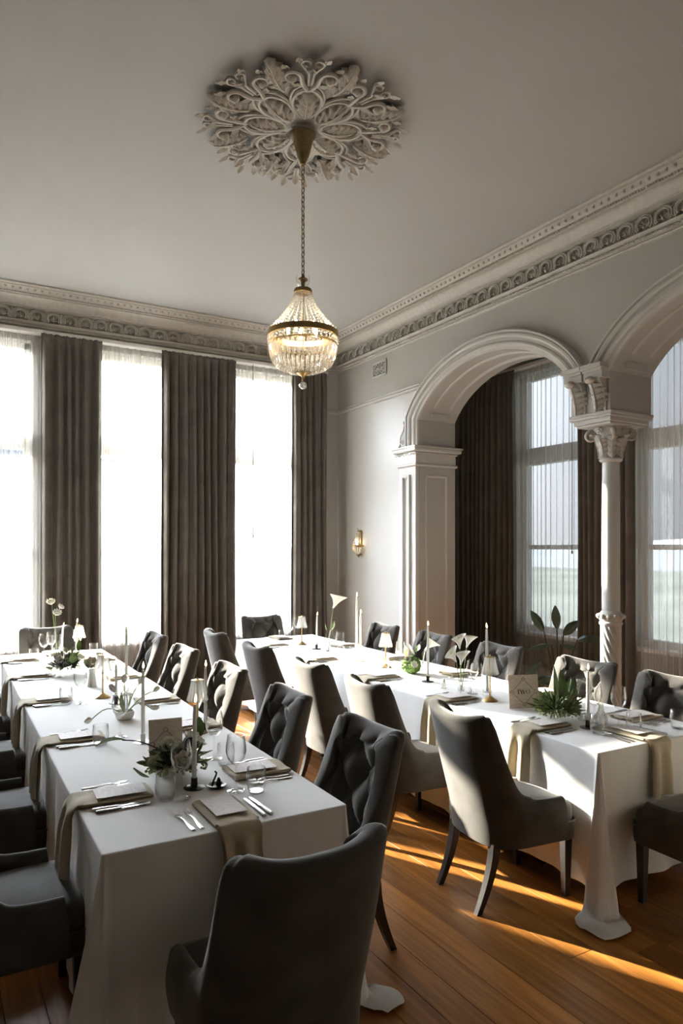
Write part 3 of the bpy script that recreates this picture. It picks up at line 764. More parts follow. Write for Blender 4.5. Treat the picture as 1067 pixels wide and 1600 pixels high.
def trefoil():
    b = B()
    for a in (-.6, 0, .6): b.ball((.04 * sin(a * 1.4), .03 * cos(a), -.03), .028, 8, 6, sc=(1, 1.3, .8))
    return b
for i in range(8):
    a = i * pi / 4
    obj('inner_leaf', inner if i % 2 else inner2, parent=rose, loc=(-sin(a + pi / 8) * .14, cos(a + pi / 8) * .14, -.03), rot=(0, 0, a + pi / 8))
    obj('leaf_frame', pf, parent=rose, rot=(0, 0, a + pi / 8))
    obj('outer_leaf', outer, parent=rose, loc=(-sin(a) * .43, cos(a) * .43, -.015), rot=(radians(-4), 0, a))
    obj('scroll_cluster', sc_, parent=rose, rot=(0, 0, a + pi / 8))
cp2 = B().leaf(.10, .085, -.5, -.3, nu=7, nv=8)
cme = cp2.mesh('centre_petal', 'ornament')
for i in range(6): obj('centre_petal', cme, parent=rose, loc=(-sin(i * pi / 3) * .04, cos(i * pi / 3) * .04, -.05), rot=(0, 0, i * pi / 3))
obj('boss', B().lathe([(.075, -.05), (.08, -.085), (.05, -.10), (.02, -.10)], 24), 'ornament', rose)

# ================================================================== CHANDELIER
ch = thing('chandelier', 'lit crystal basket chandelier with brass rings hanging on a chain', 'chandelier', (RX, RY, 0))
obj('canopy', B().lathe([(.006, 4.36), (.016, 4.365), (.02, 4.38), (.04, 4.42), (.062, 4.50), (.07, 4.54), (.082, 4.55), (.085, 4.565), (.06, 4.575)], 24), 'antique_brass', ch)
lk = B().tube([(.011 * cos(2 * pi * i / 14), 0, .022 * sin(2 * pi * i / 14)) for i in range(15)], .0035, 6, caps=False).mesh('chain_link', 'antique_brass')
nl = 24; ztop, zbot = 4.36, 3.625
for i in range(nl):
    obj('chain_link', lk, parent=ch, loc=(0, 0, ztop - (i + .5) * (ztop - zbot) / nl), rot=(0, 0, (i % 2) * pi / 2 + .4), sc=(1, 1, .92))
obj('crown', B().lathe([(.004, 3.635), (.012, 3.62), (.012, 3.605), (.03, 3.60), (.034, 3.59), (.014, 3.575), (.012, 3.54), (.056, 3.53), (.062, 3.52), (.062, 3.505), (.056, 3.50)], 28), 'antique_brass', ch)
gl_ = B()
gl_.leaf(.085, .045, 1.0, .3, mx=T(0, .02, 3.545, radians(20), 0, 0), nu=5, nv=7)
glm = gl_.mesh('crown_leaf', 'glass')
for i in range(8): obj('crown_leaf', glm, parent=ch, rot=(0, 0, i * pi / 4))
ZR = 3.225; RR = .228
obj('main_ring', B().lathe([(RR, ZR - .022), (RR + .008, ZR - .018), (RR + .008, ZR + .018), (RR, ZR + .022), (RR - .008, ZR + .018), (RR - .008, ZR - .018), (RR, ZR - .022)], 64), 'brass', ch)
obj('stem_rod', B().tube([(0, 0, 3.06), (0, 0, 3.6)], .006, 8), 'brass', ch)
for k in range(3):
    a = k * 2 * pi / 3; obj('ring_arm', B().tube([(0, 0, 3.22), (RR * cos(a), RR * sin(a), ZR)], .005, 6), 'brass', ch)
st = B(); N = 17
for i in range(N):
    t = i / (N - 1); r = .058 + (RR - .058) * (t ** 1.55); z = 3.505 + (ZR + .025 - 3.505) * t
    st.octa((r, 0, z), .0058 + .003 * t, .0085)
stm = st.mesh('bead_strand', 'crystal', smooth=False)
for i in range(30): obj('bead_strand', stm, parent=ch, rot=(0, 0, 2 * pi * i / 30))
sw = B()                         # band of beads below ring
for j in range(2): sw.octa((RR + .002, .0, ZR - .036 - j * .024), .012, .013)
swm = sw.mesh('ring_drop', 'crystal', smooth=False)
for i in range(40): obj('ring_drop', swm, parent=ch, rot=(0, 0, 2 * pi * (i + .5) / 40))
pr = B()                         # long prisms
pv = [(.006, ZR - .075), (.013, ZR - .085), (.013, ZR - .16), (.005, ZR - .185)]
pr.lathe(pv, 4, c=(0, 0, 0), mx=Matrix.Translation((RR - .004, 0, 0)) @ Matrix.Translation((0, 0, ZR - .075)) @ Matrix.Rotation(radians(13), 4, 'Y') @ Matrix.Translation((0, 0, -(ZR - .075))))
prm = pr.mesh('prism', 'crystal', smooth=False)
for i in range(40): obj('prism', prm, parent=ch, rot=(0, 0, 2 * pi * i / 40))
obj('lower_hoop', B().lathe([(RR - .004, ZR - .072), (RR + .003, ZR - .066), (RR - .004, ZR - .06), (RR - .010, ZR - .066), (RR - .004, ZR - .072)], 56), 'brass', ch)
bs = B(); N = 12
for i in range(N):
    t = i / (N - 1); a = radians(12 + 70 * t); r = .205 * cos(a) / cos(radians(12)); z = ZR - .175 - .105 * (sin(a) - sin(radians(12)))
    bs.octa((r, 0, z), .010 - .003 * t, .010)
bsm = bs.mesh('basket_strand', 'crystal', smooth=False)
for i in range(36): obj('basket_strand', bsm, parent=ch, rot=(0, 0, 2 * pi * (i + .5) / 36))
obj('bottom_cup', B().lathe([(.055, 2.985), (.05, 2.97), (.03, 2.955), (.012, 2.945), (.006, 2.93)], 24).lathe([(.006, 2.935), (.006, 2.915), (.001, 2.91)], 10), 'brass', ch)
obj('crystal_ball', B().ball((0, 0, 2.885), .026, 12, 8), 'crystal', ch, smooth=False)
bl = B().lathe([(.001, .05), (.008, .035), (.012, .015), (.008, 0), (.005, -.03)], 10).mesh('bulb', 'bulb')
for i in range(5): obj('bulb', bl, parent=ch, loc=(.10 * cos(i * 1.257), .10 * sin(i * 1.257), 3.25))

# ================================================================== WALL SCONCE
sc0 = thing('wall_sconce', 'small lit crystal wall sconce with brass band beside the corner', 'wall lamp', (XW, 7.98, 1.66), radians(-90))
obj('backplate', B().box(-.035, .035, -.02, 0, .03, .36, c=.008), 'brass', sc0)
hs = B(); N = 9
for i in range(9):
    a = pi + (i + .5) / 9 * pi
    for j in range(N):
        t = j / (N - 1); r = .04 + .06 * t ** 1.6; hs.octa((r * cos(a), -.02 + r * sin(a), .335 - .175 * t), .009, .011)
obj('bead_strands', hs, 'crystal', sc0, smooth=False)['kind'] = 'stuff'
obj('band', B().lathe([(.10, .145), (.108, .15), (.108, .165), (.10, .17)], 24, (0, -.02, 0), ang=pi, a0=pi), 'brass', sc0)
spm_ = B().lathe([(.004, .145), (.012, .13), (.012, .07), (.003, .045)], 4, mx=T(0, -.095, 0) @ Matrix.Translation((0, 0, .14)) @ Matrix.Rotation(radians(24), 4, 'X') @ Matrix.Translation((0, 0, -.14))).mesh('prism', 'crystal', smooth=False)
for i in range(9): obj('prism', spm_, parent=sc0, loc=(0, -.02, 0), rot=(0, 0, -pi / 2 + (i + .5) / 9 * pi))
obj('finial', B().lathe([(.001, .0), (.012, .015), (.03, .035), (.045, .045), (.03, .05)], 14, (0, -.035, 0)), 'antique_brass', sc0)
tb = B()
for i in range(5): tb.leaf(.07, .03, .9, .3, mx=T(0, -.04, .34, radians(75), 0, (i - 2) * .6), nu=5, nv=6)
obj('crown_leaves', tb, 'glass', sc0)
obj('bulb', B().lathe([(.001, .25), (.010, .235), (.014, .21), (.008, .18), (.006, .15)], 10, (0, -.055, 0)), 'sconce_bulb', sc0)

# ================================================================== CHAIRS
def shell_geom():
    SM = .60; HW, BK, AF = .262, .235, .20
    def plan(s_):
        q = abs(s_)
        if q <= SM:
            ph = q / SM * pi / 2; x_ = HW * (sin(ph) ** .72); y = -BK * (max(0, cos(ph)) ** .62)
        else: x_ = HW; y = (q - SM) / (1 - SM) * AF
        return x_ * (1 if s_ >= 0 else -1), y
    def nrm(s_):
        e_ = .01; a = plan(max(-1, s_ - e_)); c = plan(min(1, s_ + e_)); d = Vector((c[0] - a[0], c[1] - a[1], 0))
        if d.length < 1e-6: d = Vector((1, 0, 0))
        d.normalize(); return Vector((-d.y, d.x, 0))          # inward: toward +y at back
    def top(s_):
        q = abs(s_); k = max(0, min(1, (q - .46) / .38)); h = .535 + .425 * (1 - k) ** 6.5 if k > 0 else .96
        return h + .012 * cos(q / .4 * pi) * (q < .4) * -1 + (.012 if q < .4 else .012 * (1 - k))
    def defm(p, s_):
        z = p[2]; g = max(0, (z - .42) / .54); bk = 1 - .35 * smooth01((abs(s_) - .35) / .35)
        return (p[0] * (1 + .05 * g), p[1] - .135 * g ** 1.2 * bk - .0, z)
    return plan, nrm, top, defm
plan, nrm, top, defm = shell_geom()
# arc length table for tufting
NS = 121; ss = [-1 + 2 * i / (NS - 1) for i in range(NS)]
arc = [0.0]
for i in range(1, NS):
    a, c = plan(ss[i - 1]), plan(ss[i]); arc.append(arc[-1] + sqrt((a[0] - c[0]) ** 2 + (a[1] - c[1]) ** 2))
mid = arc[NS // 2]; arc = [a - mid for a in arc]
TW, TZ = .135, .125
def tuft(a, z, s_):
    p = a / TW; q = (z - .515) / TZ
    reg = 1 - smooth01((abs(a) - .26) / .08); lo = smooth01((z - .46) / .05)
    if q > 3.0:                                   # channels above the last button row
        f = abs(sin(pi * (p + .5))) ** .55; f *= 1
    elif q < .0: f = abs(sin(pi * (p + .5))) ** .55
    else: f = (abs(sin(pi * (p + q) / 2 + pi / 4 * 1)) * abs(sin(pi * (p - q) / 2 + pi / 4 * 1))) ** .62
    return (.056 * f - .016) * reg * lo
zb = .315; rows = []
OUT = [i / 12 for i in range(13)]
INN = [1 - i / 44 for i in range(45)]
bsh = B(); vs = []
for i, s_ in enumerate(ss):
    x_, y = plan(s_); nn = nrm(s_); h = top(s_); th = .05 + .03 * smooth01((.62 - abs(s_)) / .2)
    colv = []
    for t in OUT:
        z = zb + (h - .028 - zb) * t; bulge = .012 * sin(pi * t)
        p = Vector((x_, y, z)) - nn * bulge; tap = -.004 * (1 - t) ** 2
        p -= nn * tap; colv.append(defm(p, s_))
    for k in range(1, 6):                          # rolled rim
        an = pi * k / 6; r = th / 2
        p = Vector((x_, y, h - .028 + .028 * sin(an))) + nn * (r - r * cos(an)); colv.append(defm(p, s_))
    for t in INN:
        z = .43 + (h - .028 - .43) * t
        p = Vector((x_, y, z)) + nn * (th + tuft(arc[i], z, s_) * min(1, (1 - t) * 14 + .25)); colv.append(defm(p, s_))
    vs.append(colv)
nr = len(vs[0]); v = [p for c in vs for p in c]
f = [(i * nr + j, i * nr + j + 1, (i + 1) * nr + j + 1, (i + 1) * nr + j) for i in range(NS - 1) for j in range(nr - 1)]
f += [tuple(range(nr)), tuple(range((NS - 1) * nr, NS * nr))[::-1]]
f += [(i * nr, (i + 1) * nr, (i + 1) * nr + nr - 1, i * nr + nr - 1) for i in range(NS - 1)]
me_shell = bsh.add(v, f).mesh('backrest', 'velvet', sharp=75)
def seat_mesh():
    b = B()
    def fn(u, t):
        # superellipse rings from bottom edge over to centre
        a = 2 * pi * u; hw, hd = .232, .262
        cx_ = abs(cos(a)) ** .28 * (1 if cos(a) >= 0 else -1); cy_ = abs(sin(a)) ** .28 * (1 if sin(a) >= 0 else -1)
        prof = [(0.985, .395), (1.0, .41), (1.005, .44), (.985, .468), (.94, .482), (.8, .492), (.5, .500), (.2, .503), (0.001, .504)]
        r, z = prof[round(t * 8)]
        wx = 1 + (.06 if cy_ > 0 else -.14) * abs(cy_)
        return (cx_ * hw * r * wx, .03 + cy_ * (hd if cy_ > 0 else .20) * r, z)
    b.grid(fn, 64, 9, cu=True); return b
me_seat = seat_mesh().mesh('seat', 'velvet', sharp=80)
def rail_mesh():
    b = B()
    def fn(u, t):
        a = 2 * pi * u; cx_ = abs(cos(a)) ** .22 * (1 if cos(a) >= 0 else -1); cy_ = abs(sin(a)) ** .22 * (1 if sin(a) >= 0 else -1)
        z, r = [(.305, .0), (.305, .96), (.31, .985), (.36, 1.0), (.40, .995)][round(t * 4)]
        return (cx_ * .243 * r * (1 + (.045 if cy_ > 0 else -.10) * abs(cy_)), .03 + cy_ * (.265 if cy_ > 0 else .215) * r, z)
    b.grid(fn, 56, 5, cu=True); return b
me_rail = rail_mesh().mesh('seat_rail', 'velvet', sharp=50)
pts = []
for i in range(29):
    a = pi * i / 28 * .94 + .03 * pi; cx_ = abs(cos(a)) ** .25 * (1 if cos(a) >= 0 else -1); cy_ = abs(sin(a)) ** .25 * (1 if sin(a) >= 0 else -1)
    pts.append((cx_ * .245 * (1 + (.05 if cy_ > 0 else -.02) * abs(cy_)), .03 + cy_ * .268, .40))
me_pipe = B().tube(pts, .0055, 6, caps=False).mesh('piping', 'velvet')
def leg_mesh(front):
    b = B(); n = 7; v = []
    for i in range(n):
        t = i / (n - 1); z = .33 * (1 - t); h = .023 - .008 * t
        y = (0 if front else -.10 * t ** 1.6 )
        v += [(-h, y - h, z), (h, y - h, z), (h, y + h, z), (-h, y + h, z)]
    f = [(i * 4 + k, i * 4 + (k + 1) % 4, (i + 1) * 4 + (k + 1) % 4, (i + 1) * 4 + k) for i in range(n - 1) for k in range(4)] + [(3, 2, 1, 0), tuple(range((n - 1) * 4, n * 4))]
    return b.add(v, f)
me_lf, me_lb = leg_mesh(True).mesh('leg', 'black_wood', sharp=30), leg_mesh(False).mesh('leg', 'black_wood', sharp=30)
me_btn = B().ball((0, 0, 0), .013, 8, 6, sc=(1, .6, 1)).mesh('button', 'velvet')
chair = thing('dining_chair', '', 'chair')
sh = obj('backrest', me_shell, parent=chair)
# buttons at the lattice minima of the tufting
def shell_point(a, z):
    i = min(range(NS), key=lambda k: abs(arc[k] - a)); s_ = ss[i]; x_, y = plan(s_); nn = nrm(s_); th = .05 + .03 * smooth01((.62 - abs(s_)) / .2)
    p = Vector((x_, y, z)) + nn * (th - .004); return defm(p, s_), nn
for rw in range(4):
    for c_ in range(-2, 3):
        a = TW * (c_ + (.5 if rw % 2 == 0 else 0)); z = .515 + TZ * rw
        if abs(a) > .24 or z > .9: continue
        p, nn = shell_point(a, z); obj('button', me_btn, parent=sh, loc=p, rot=(0, 0, atan2(nn.y, nn.x) - pi / 2))
stt = obj('seat', me_seat, parent=chair); obj('piping', me_pipe, parent=stt)
obj('seat_rail', me_rail, parent=chair)
for sx in (-1, 1):
    obj('leg', me_lf, parent=chair, loc=(sx * .20, .245, 0)); obj('leg', me_lb, parent=chair, loc=(sx * .175, -.18, 0))
used = False
def place_chair(x_, y, rz, label, group):
    global used
    if not used:
        used = True; chair.location = (x_, y, 0); chair.rotation_euler = (0, 0, rz); chair['label'] = label; chair['group'] = group; return chair
    return copytree(chair, (x_, y, 0), rz, label, group)

# ================================================================== TABLES
TA = radians(-1.0); TWD, TLN, TZT = .95, 5.02, .765
def frame_of(ox, oy): return Matrix.Translation((ox, oy, 0)) @ Matrix.Rotation(TA, 4, 'Z')
TL, TR = frame_of(.51, 2.45), frame_of(2.915, 2.40)
def cloth_mesh(w, l, drop, seed, flare_c=(.16, .16, .16, .16)):
    r = random.Random(seed); ph = [r.uniform(0, 6.28) for _ in range(8)]; R = .014
    per = []                                        # (point, normal, corner weight, D, which corner)
    cs = [((R, R), pi, 0), ((w - R, R), 1.5 * pi, 1), ((w - R, l - R), 0, 2), ((R, l - R), .5 * pi, 3)]
    def straight(p0, p1, n_, ca, cb):
        L = sqrt((p1[0] - p0[0]) ** 2 + (p1[1] - p0[1]) ** 2); m = max(3, int(L / .018))
        for i in range(1, m):
            t = i / m; d0, d1 = t * L, (1 - t) * L
            w0, w1 = math.exp(-(d0 / .05) ** 2), math.exp(-(d1 / .05) ** 2)
            per.append(((p0[0] + (p1[0] - p0[0]) * t, p0[1] + (p1[1] - p0[1]) * t), n_, w0 * flare_c[ca] * .12 + w1 * flare_c[cb] * .12, 1.0, max(w0, w1)))
    for k, ((cx_, cy_), a0, ci) in enumerate(cs):
        m = 18
        for i in range(m + 1):
            al = pi / 2 * i / m; a = a0 + al
            D = 1 + .36 * sin(2 * al) ** .6; fl_ = flare_c[ci] * (.12 + .95 * min(1, 1.7 * sin(2 * al))) * (1 + .07 * cos(al * 8))
            per.append(((cx_ + R * cos(a), cy_ + R * sin(a)), (cos(a), sin(a)), fl_, D, 1.0))
        nx_ = cs[(k + 1) % 4]; a1 = a0 + pi / 2
        p0 = (cx_ + R * cos(a1), cy_ + R * sin(a1)); p1 = (nx_[0][0] + R * cos(a1), nx_[0][1] + R * sin(a1))
        straight(p0, p1, (cos(a1), sin(a1)), ci, nx_[2])
    n = len(per); K = 26; v = []; s_ = 0
    ring0 = []
    for k in range(K):
        s_ = 0
        for i, (p, nn, fc, D, cw) in enumerate(per):
            s_ += .018
            if k == 0: off, z = -.010, 0
            elif k == 1: off, z = -.003, -.0004
            elif k == 2: off, z = 0, -.002
            elif k == 3: off, z = .0012, -.006
            else:
                t = (k - 3) / (K - 4)
                wv = sin(s_ * 2 * pi / .42 + ph[0] + .8 * sin(s_ * 2.1 + ph[1])) + .5 * sin(s_ * 2 * pi / .19 + ph[2])
                off = .0012 + t * (.022 + .5 * (1 - cw) * .022 * wv) + fc * t ** 1.15
                z = -.006 - (drop * D - .006) * t
                off += .006 * t * noise.noise(Vector((s_ * 3, t * 4, seed)))
            zz = TZT + z
            if zz < .006:
                ex = .006 - zz; off += ex * .75; zz = .006 + .016 * abs(sin(ex * 30 + s_ * 25)) * min(1, ex * 25)
            v.append((p[0] + nn[0] * off, p[1] + nn[1] * off, zz))
    f = [(k * n + i, (k + 1) * n + i, (k + 1) * n + (i + 1) % n, k * n + (i + 1) % n) for k in range(K - 1) for i in range(n)]
    f.append(tuple(range(n)))
    return B().add(v, f)
def table(fr, label, cl_label, seed, flare):
    t = thing('dining_table', label, 'table', fr.translation, TA)
    obj('tabletop', B().box(.01, TWD - .01, .01, TLN - .01, .725, .757, c=.004), 'black_wood', t)
    for lx in (.12, TWD - .12):
        for ly in (.5, TLN - .5): obj('leg', B().box(lx - .03, lx + .03, ly - .03, ly + .03, 0, .725, c=.004), 'black_wood', t)
    c = obj('tablecloth', cloth_mesh(TWD, TLN, .68, seed, flare), 'linen', loc=fr.translation, rot=(0, 0, TA), sharp=80)
    tag(c, cl_label, 'tablecloth', 'white floor-length tablecloths')
table(TL, 'long table under a white cloth on the window side of the aisle', 'white linen tablecloth on the long table nearest the camera', 3, (.20, .08, .12, .12))
table(TR, 'long table under a white cloth beside the arches', 'white linen tablecloth puddling on the floor beside the arches', 9, (.17, .17, .12, .12))
ORD = ['first', 'second', 'third', 'fourth', 'fifth']
# (world x back of chair etc.) chairs: aisle / outer / arch sides
SEATS = []       # (table frame, local edge point, inward angle, key text, chair?)
LN, RN = 'the left table', 'the right table'
vL = [3.0, 4.0, 5.08, 6.1, 7.0]; vR = [2.80, 3.70, 4.66, 5.70, 6.72]
vA = [2.78, 3.70, 4.55, 5.52, 6.62]; vB = [2.80, 3.55, 4.49, 5.42, 6.30]
def loc_of(fr, lx, ly): p = fr @ Vector((lx, ly, 0)); return p.x, p.y
HP = pi / 2
grp = 'grey velvet dining chairs'
jit = random.Random(5)
for i, y in enumerate(vL):
    a = jit.uniform(-.03, .03); x_, yy = loc_of(TL, -.27, y - 2.45 - (.05 if i == 0 else 0))
    place_chair(x_, yy, TA - HP + a, 'grey velvet dining chair, %s from the camera on the outer side of %s' % (ORD[i], LN), grp)
for i, y in enumerate(vR):
    a = jit.uniform(-.04, .04); x_, yy = loc_of(TL, TWD + .055 + .03 * (i == 4), y - 2.45)
    place_chair(x_, yy, TA + HP + a, 'tufted grey velvet chair, %s from the camera on the aisle side of %s' % (ORD[i], LN), grp)
x_, yy = loc_of(TL, .43, -.42); place_chair(x_, yy, TA + .03, 'dark grey velvet chair with its back turned at the near end of %s' % LN, grp)
x_, yy = loc_of(TL, .47, TLN + .12); place_chair(x_, yy, TA + pi, 'grey velvet chair at the window end of %s' % LN, grp)
aj = [-.10, -.04, .03, .03, 0]
for i, y in enumerate(vA):
    x_, yy = loc_of(TR, -.29 + [0, .0, .02, .02, .04][i], y - 2.40)
    place_chair(x_, yy, TA - HP + aj[i], 'grey velvet chair, %s from the camera on the aisle side of %s' % (ORD[i], RN), grp)
for i, y in enumerate(vB):
    a = jit.uniform(-.04, .04); x_, yy = loc_of(TR, TWD + .03, y - 2.40)
    place_chair(x_, yy, TA + HP + a + (.12 if i < 2 else 0), 'tufted grey velvet chair, %s from the camera on the arch side of %s' % (ORD[i], RN), grp)
x_, yy = loc_of(TR, .42, -.33); place_chair(x_, yy, TA, 'dark grey velvet chair at the near end of %s, cut by picture edge' % RN, grp)
x_, yy = loc_of(TR, .47, TLN + .14); place_chair(x_, yy, TA + pi, 'grey velvet chair at the window end of %s' % RN, grp)

# ================================================================== PLACE SETTINGS
def napkin_mesh(seed, hang=.30):
    """origin at table edge on the cloth, +Y into the table, folded strip hanging over the edge"""
    r = random.Random(seed); ph = r.uniform(0, 6.28); hw = .085
    path = [(.30, .004), (.22, .004), (.12, .005), (.03, .006), (.0, .006), (-.016, -.002), (-.026, -.03), (-.034, -.10), (-.04, -.18), (-.044, -hang)]
    b = B(); n = 15
    def lay(dz, k, hwk):
        def fn(u, t):
            i = t * (len(path) - 1); a = int(min(i, len(path) - 2)); q = i - a
            y = path[a][0] + (path[a + 1][0] - path[a][0]) * q; z = path[a][1] + (path[a + 1][1] - path[a][1]) * q
            hang_t = max(0, -z / hang); s_ = (u - .5) * 2
            w = hwk * (1 - .10 * sin(pi * min(1, hang_t * 2)) + .06 * hang_t)
            fold = .013 * sin(s_ * 5 + ph) * min(1, hang_t * 3)
            if hang_t > 0: y -= dz + fold
            else: z += dz + .002 * sin(s_ * 4 + y * 30 + ph)
            return (s_ * w + .01 * hang_t * sin(ph), y, z)
        b.grid(fn, n, 2 * len(path) - 1)
    lay(0, 0, hw); lay(.006, 1, hw * .97); lay(.012, 2, hw * .9)
    # rolled folded edge on the table
    b.tube([(-hw * .95, .29, .010), (-hw * .97, .15, .012), (-hw * .95, .02, .012)], .007, 6, flat=.8)
    b.tube([(hw * .95, .29, .010), (hw * .97, .15, .012), (hw * .95, .02, .012)], .007, 6, flat=.8)
    return b
def flat_napkin(seed):
    b = B(); r = random.Random(seed); ph = r.uniform(0, 6)
    for k in range(3):
        b.grid(lambda u, t: ((u - .5) * (.17 - .008 * k) + .004 * sin(t * 9 + ph), .02 + t * .27, .004 + .007 * k + .003 * sin(u * 6 + t * 4 + ph + k)), 9, 12)
    for sx in (-1, 1): b.tube([(sx * .082, .02 + .27 * i / 8, .011) for i in range(9)], .009, 6, flat=.9)
    return b
nap = [napkin_mesh(i, .27 + .03 * (i % 2)).mesh('napkin', 'napkin', sharp=80) for i in range(3)]; napf = flat_napkin(4).mesh('napkin', 'napkin', sharp=80)
menu = B().box(-.062, .062, .075, .275, .026, .0275, c=.0003).mesh('menu_card', 'menu_print', smooth=False)
def fork_mesh():
    b = B()
    pts = [(0, 0), (0, .02), (0, .06), (0, .10), (0, .135)]; ws = [.0085, .0095, .0065, .0038, .0045]; 
    b.tube([(0, y, .003 + (.006 if i == 3 else .002 * (i == 4))) for i, (x_, y) in enumerate(pts)], ws, 8, flat=.34)
    b.grid(lambda u, t: ((u - .5) * (.009 + .017 * smooth01(t * 1.6)), .133 + .028 * t, .007 - .003 * sin(pi * t)), 6, 5)
    for k in range(4):
        x_ = (k - 1.5) * .0068; b.tube([(x_, .158, .0065), (x_, .178, .006), (x_ * .92, .20, .010)], [.0023, .002, .0012], 6)
    return b
def knife_mesh():
    b = B()
    b.tube([(0, 0, .006), (0, .015, .006), (0, .06, .006), (0, .098, .006)], [.0085, .0105, .009, .0075], 8, flat=.6)
    b.poly([(-.007, .097), (.007, .097), (.0085, .13), (.0085, .18), (.004, .208), (-.003, .214), (-.0075, .19), (-.006, .12)], .004, .0065)
    return b
fm, km = fork_mesh().mesh('fork', 'silver', sharp=50), knife_mesh().mesh('knife', 'silver', sharp=40)
def wine_mesh(h=.225):
    o_ = [(.001, .0), (.034, .0015), (.036, .004), (.02, .007), (.006, .014), (.004, .03), (.0038, .095), (.006, .105), (.022, .113), (.036, .135), (.0415, .16), (.040, .185), (.034, h), (.033, h)]
    i_ = [(.0385, .185), (.040, .16), (.0345, .136), (.021, .1165), (.002, .112)]
    return B().lathe(o_ + i_, 28)
def tumbler_mesh():
    return B().lathe([(.001, .0), (.028, .0), (.032, .004), (.039, .03), (.041, .055), (.037, .10), (.0362, .101), (.0355, .10), (.0395, .055), (.0375, .03), (.03, .009), (.001, .008)], 26)
wm, tm = wine_mesh().mesh('wine_glass', 'glass', sharp=60), tumbler_mesh().mesh('tumbler', 'glass', sharp=60)
def put(name, me, mx, label, cat, group=None):
    ob = obj(name, me); ob.matrix_world = mx; return tag(ob, label, cat, group)
def setting(fr, lx, ly, ang, where, hang=True, k=0):
    base = fr @ Matrix.Translation((lx, ly, TZT)) @ Matrix.Rotation(ang, 4, 'Z')
    put('napkin', nap[k % 3] if hang else napf, base, 'beige linen napkin at the %s' % where, 'napkin', 'beige napkins')
    put('menu_card', menu, base @ T(0, 0, 0, 0, 0, .04 * ((k % 3) - 1)), 'pale printed menu card at the %s' % where, 'menu card', 'menu cards')
    for q, (x_, w) in enumerate(((-.125, 'inner'), (-.158, 'outer'))):
        put('fork', fm, base @ T(x_, .05, .0, 0, 0, .05 * ((k + q) % 3 - 1)), '%s silver fork at the %s' % (w, where), 'fork', 'silver forks')
    for q, (x_, w) in enumerate(((.122, 'inner'), (.152, 'outer'))):
        put('knife', km, base @ T(x_, .045 + .008 * q, .0, 0, 0, .03 * ((k + q) % 3 - 1)), '%s silver knife at the %s' % (w, where), 'knife', 'silver knives')
for i, y in enumerate(vL): setting(TL, 0, y - 2.45, -HP, '%s place along the outer side of %s' % (ORD[i], LN), True, i)
for i, y in enumerate([3.02, 3.95, 4.75, 5.7, 6.7]): setting(TL, TWD, y - 2.45, HP, '%s place along the aisle side of %s' % (ORD[i], LN), False, i)
setting(TL, .49, 0, 0, 'place at the near end of %s' % LN, True, 1)
setting(TL, .47, TLN, pi, 'place at the window end of %s' % LN, True, 2)
for i, y in enumerate([2.93, 3.76, 4.68, 5.70, 6.75]): setting(TR, 0, y - 2.40, -HP, '%s place along the aisle side of %s' % (ORD[i], RN), True, i)
for i, y in enumerate([2.80, 3.6, 4.49, 5.42, 6.35]): setting(TR, TWD, y - 2.40, HP, '%s place along the arch side of %s' % (ORD[i], RN), False, i + 1)
setting(TR, .45, 0, 0, 'place at the near end of %s' % RN, True, 0)
setting(TR, .47, TLN, pi, 'place at the window end of %s' % RN, True, 1)

# ------------------------------------------------------------------ glasses
GW = [(.907, 2.837, 'in front of the near posy on the left table'), (1.135, 2.809, 'beside the dark dish on the left table'), (1.215, 3.287, 'behind the near posy on the left table'),
      (.912, 3.924, 'in front of the tulip bowl on the left table'), (.88, 4.89, 'beside the white bud vase on the left table'), (.917, 5.987, 'in front of the far leafy posy on the left table'),
      (.94, 7.0, 'outermost by the window end chair of the left table'), (1.02, 7.12, 'second by the window end chair of the left table'), (1.27, 7.2, 'beside the far lamp of the left table'),
      (3.631, 7.15, 'beside the tumbler at the window end of the right table'), (3.433, 6.95, 'beside the far lamp of the right table'), (3.339, 5.692, 'beside the tall crystal candlestick on the right table'),
      (3.36, 5.86, 'behind the tall crystal candlestick on the right table'), (3.46, 4.888, 'behind the moss ball on the right table'), (3.322, 3.82, 'beside the calla lily trio on the right table'),
      (3.254, 3.70, 'beside the near lamp of the right table'), (3.398, 2.906, 'behind the near candle of the right table'), (3.36, 2.80, 'just behind the near candle of the right table'), (3.423, 2.68, 'beside the cut glass bud vase on the right table')]
for x_, y, w in GW: put('wine_glass', wm, T(x_, y, TZT, s=1.06), 'clear stemmed wine glass ' + w, 'wine glass', 'wine glasses')
GT = [(.846, 2.856, 'in front of the near posy on the left table'), (1.203, 2.751, 'beside the near knives on the left table'), (1.225, 3.16, 'behind the near candle on the left table'), (.79, 3.83, 'near the tulip bowl on the left table'),
      (.80, 4.95, 'beside the third outer napkin of the left table'), (.86, 6.02, 'in front of the far leafy posy on the left table'), (.855, 7.0, 'by the window end chair of the left table'), (1.40, 7.1, 'beside the far candles of the left table'),
      (3.463, 7.20, 'at the window end of the right table'), (3.25, 5.657, 'beside the fourth aisle napkin of the right table'), (3.42, 5.70, 'behind the tall crystal candlestick on the right table'),
      (3.217, 2.658, 'in front of the near candle of the right table'), (3.423, 2.58, 'beside the near end menu card of the right table'), (3.70, 2.50, 'cut by the picture edge on the right table'), (3.20, 3.75, 'beside the near lamp of the right table'), (3.30, 4.90, 'in front of the moss ball on the right table')]
for x_, y, w in GT: put('tumbler', tm, T(x_, y, TZT, s=1.05), 'clear stemless tumbler ' + w, 'tumbler', 'tumblers')

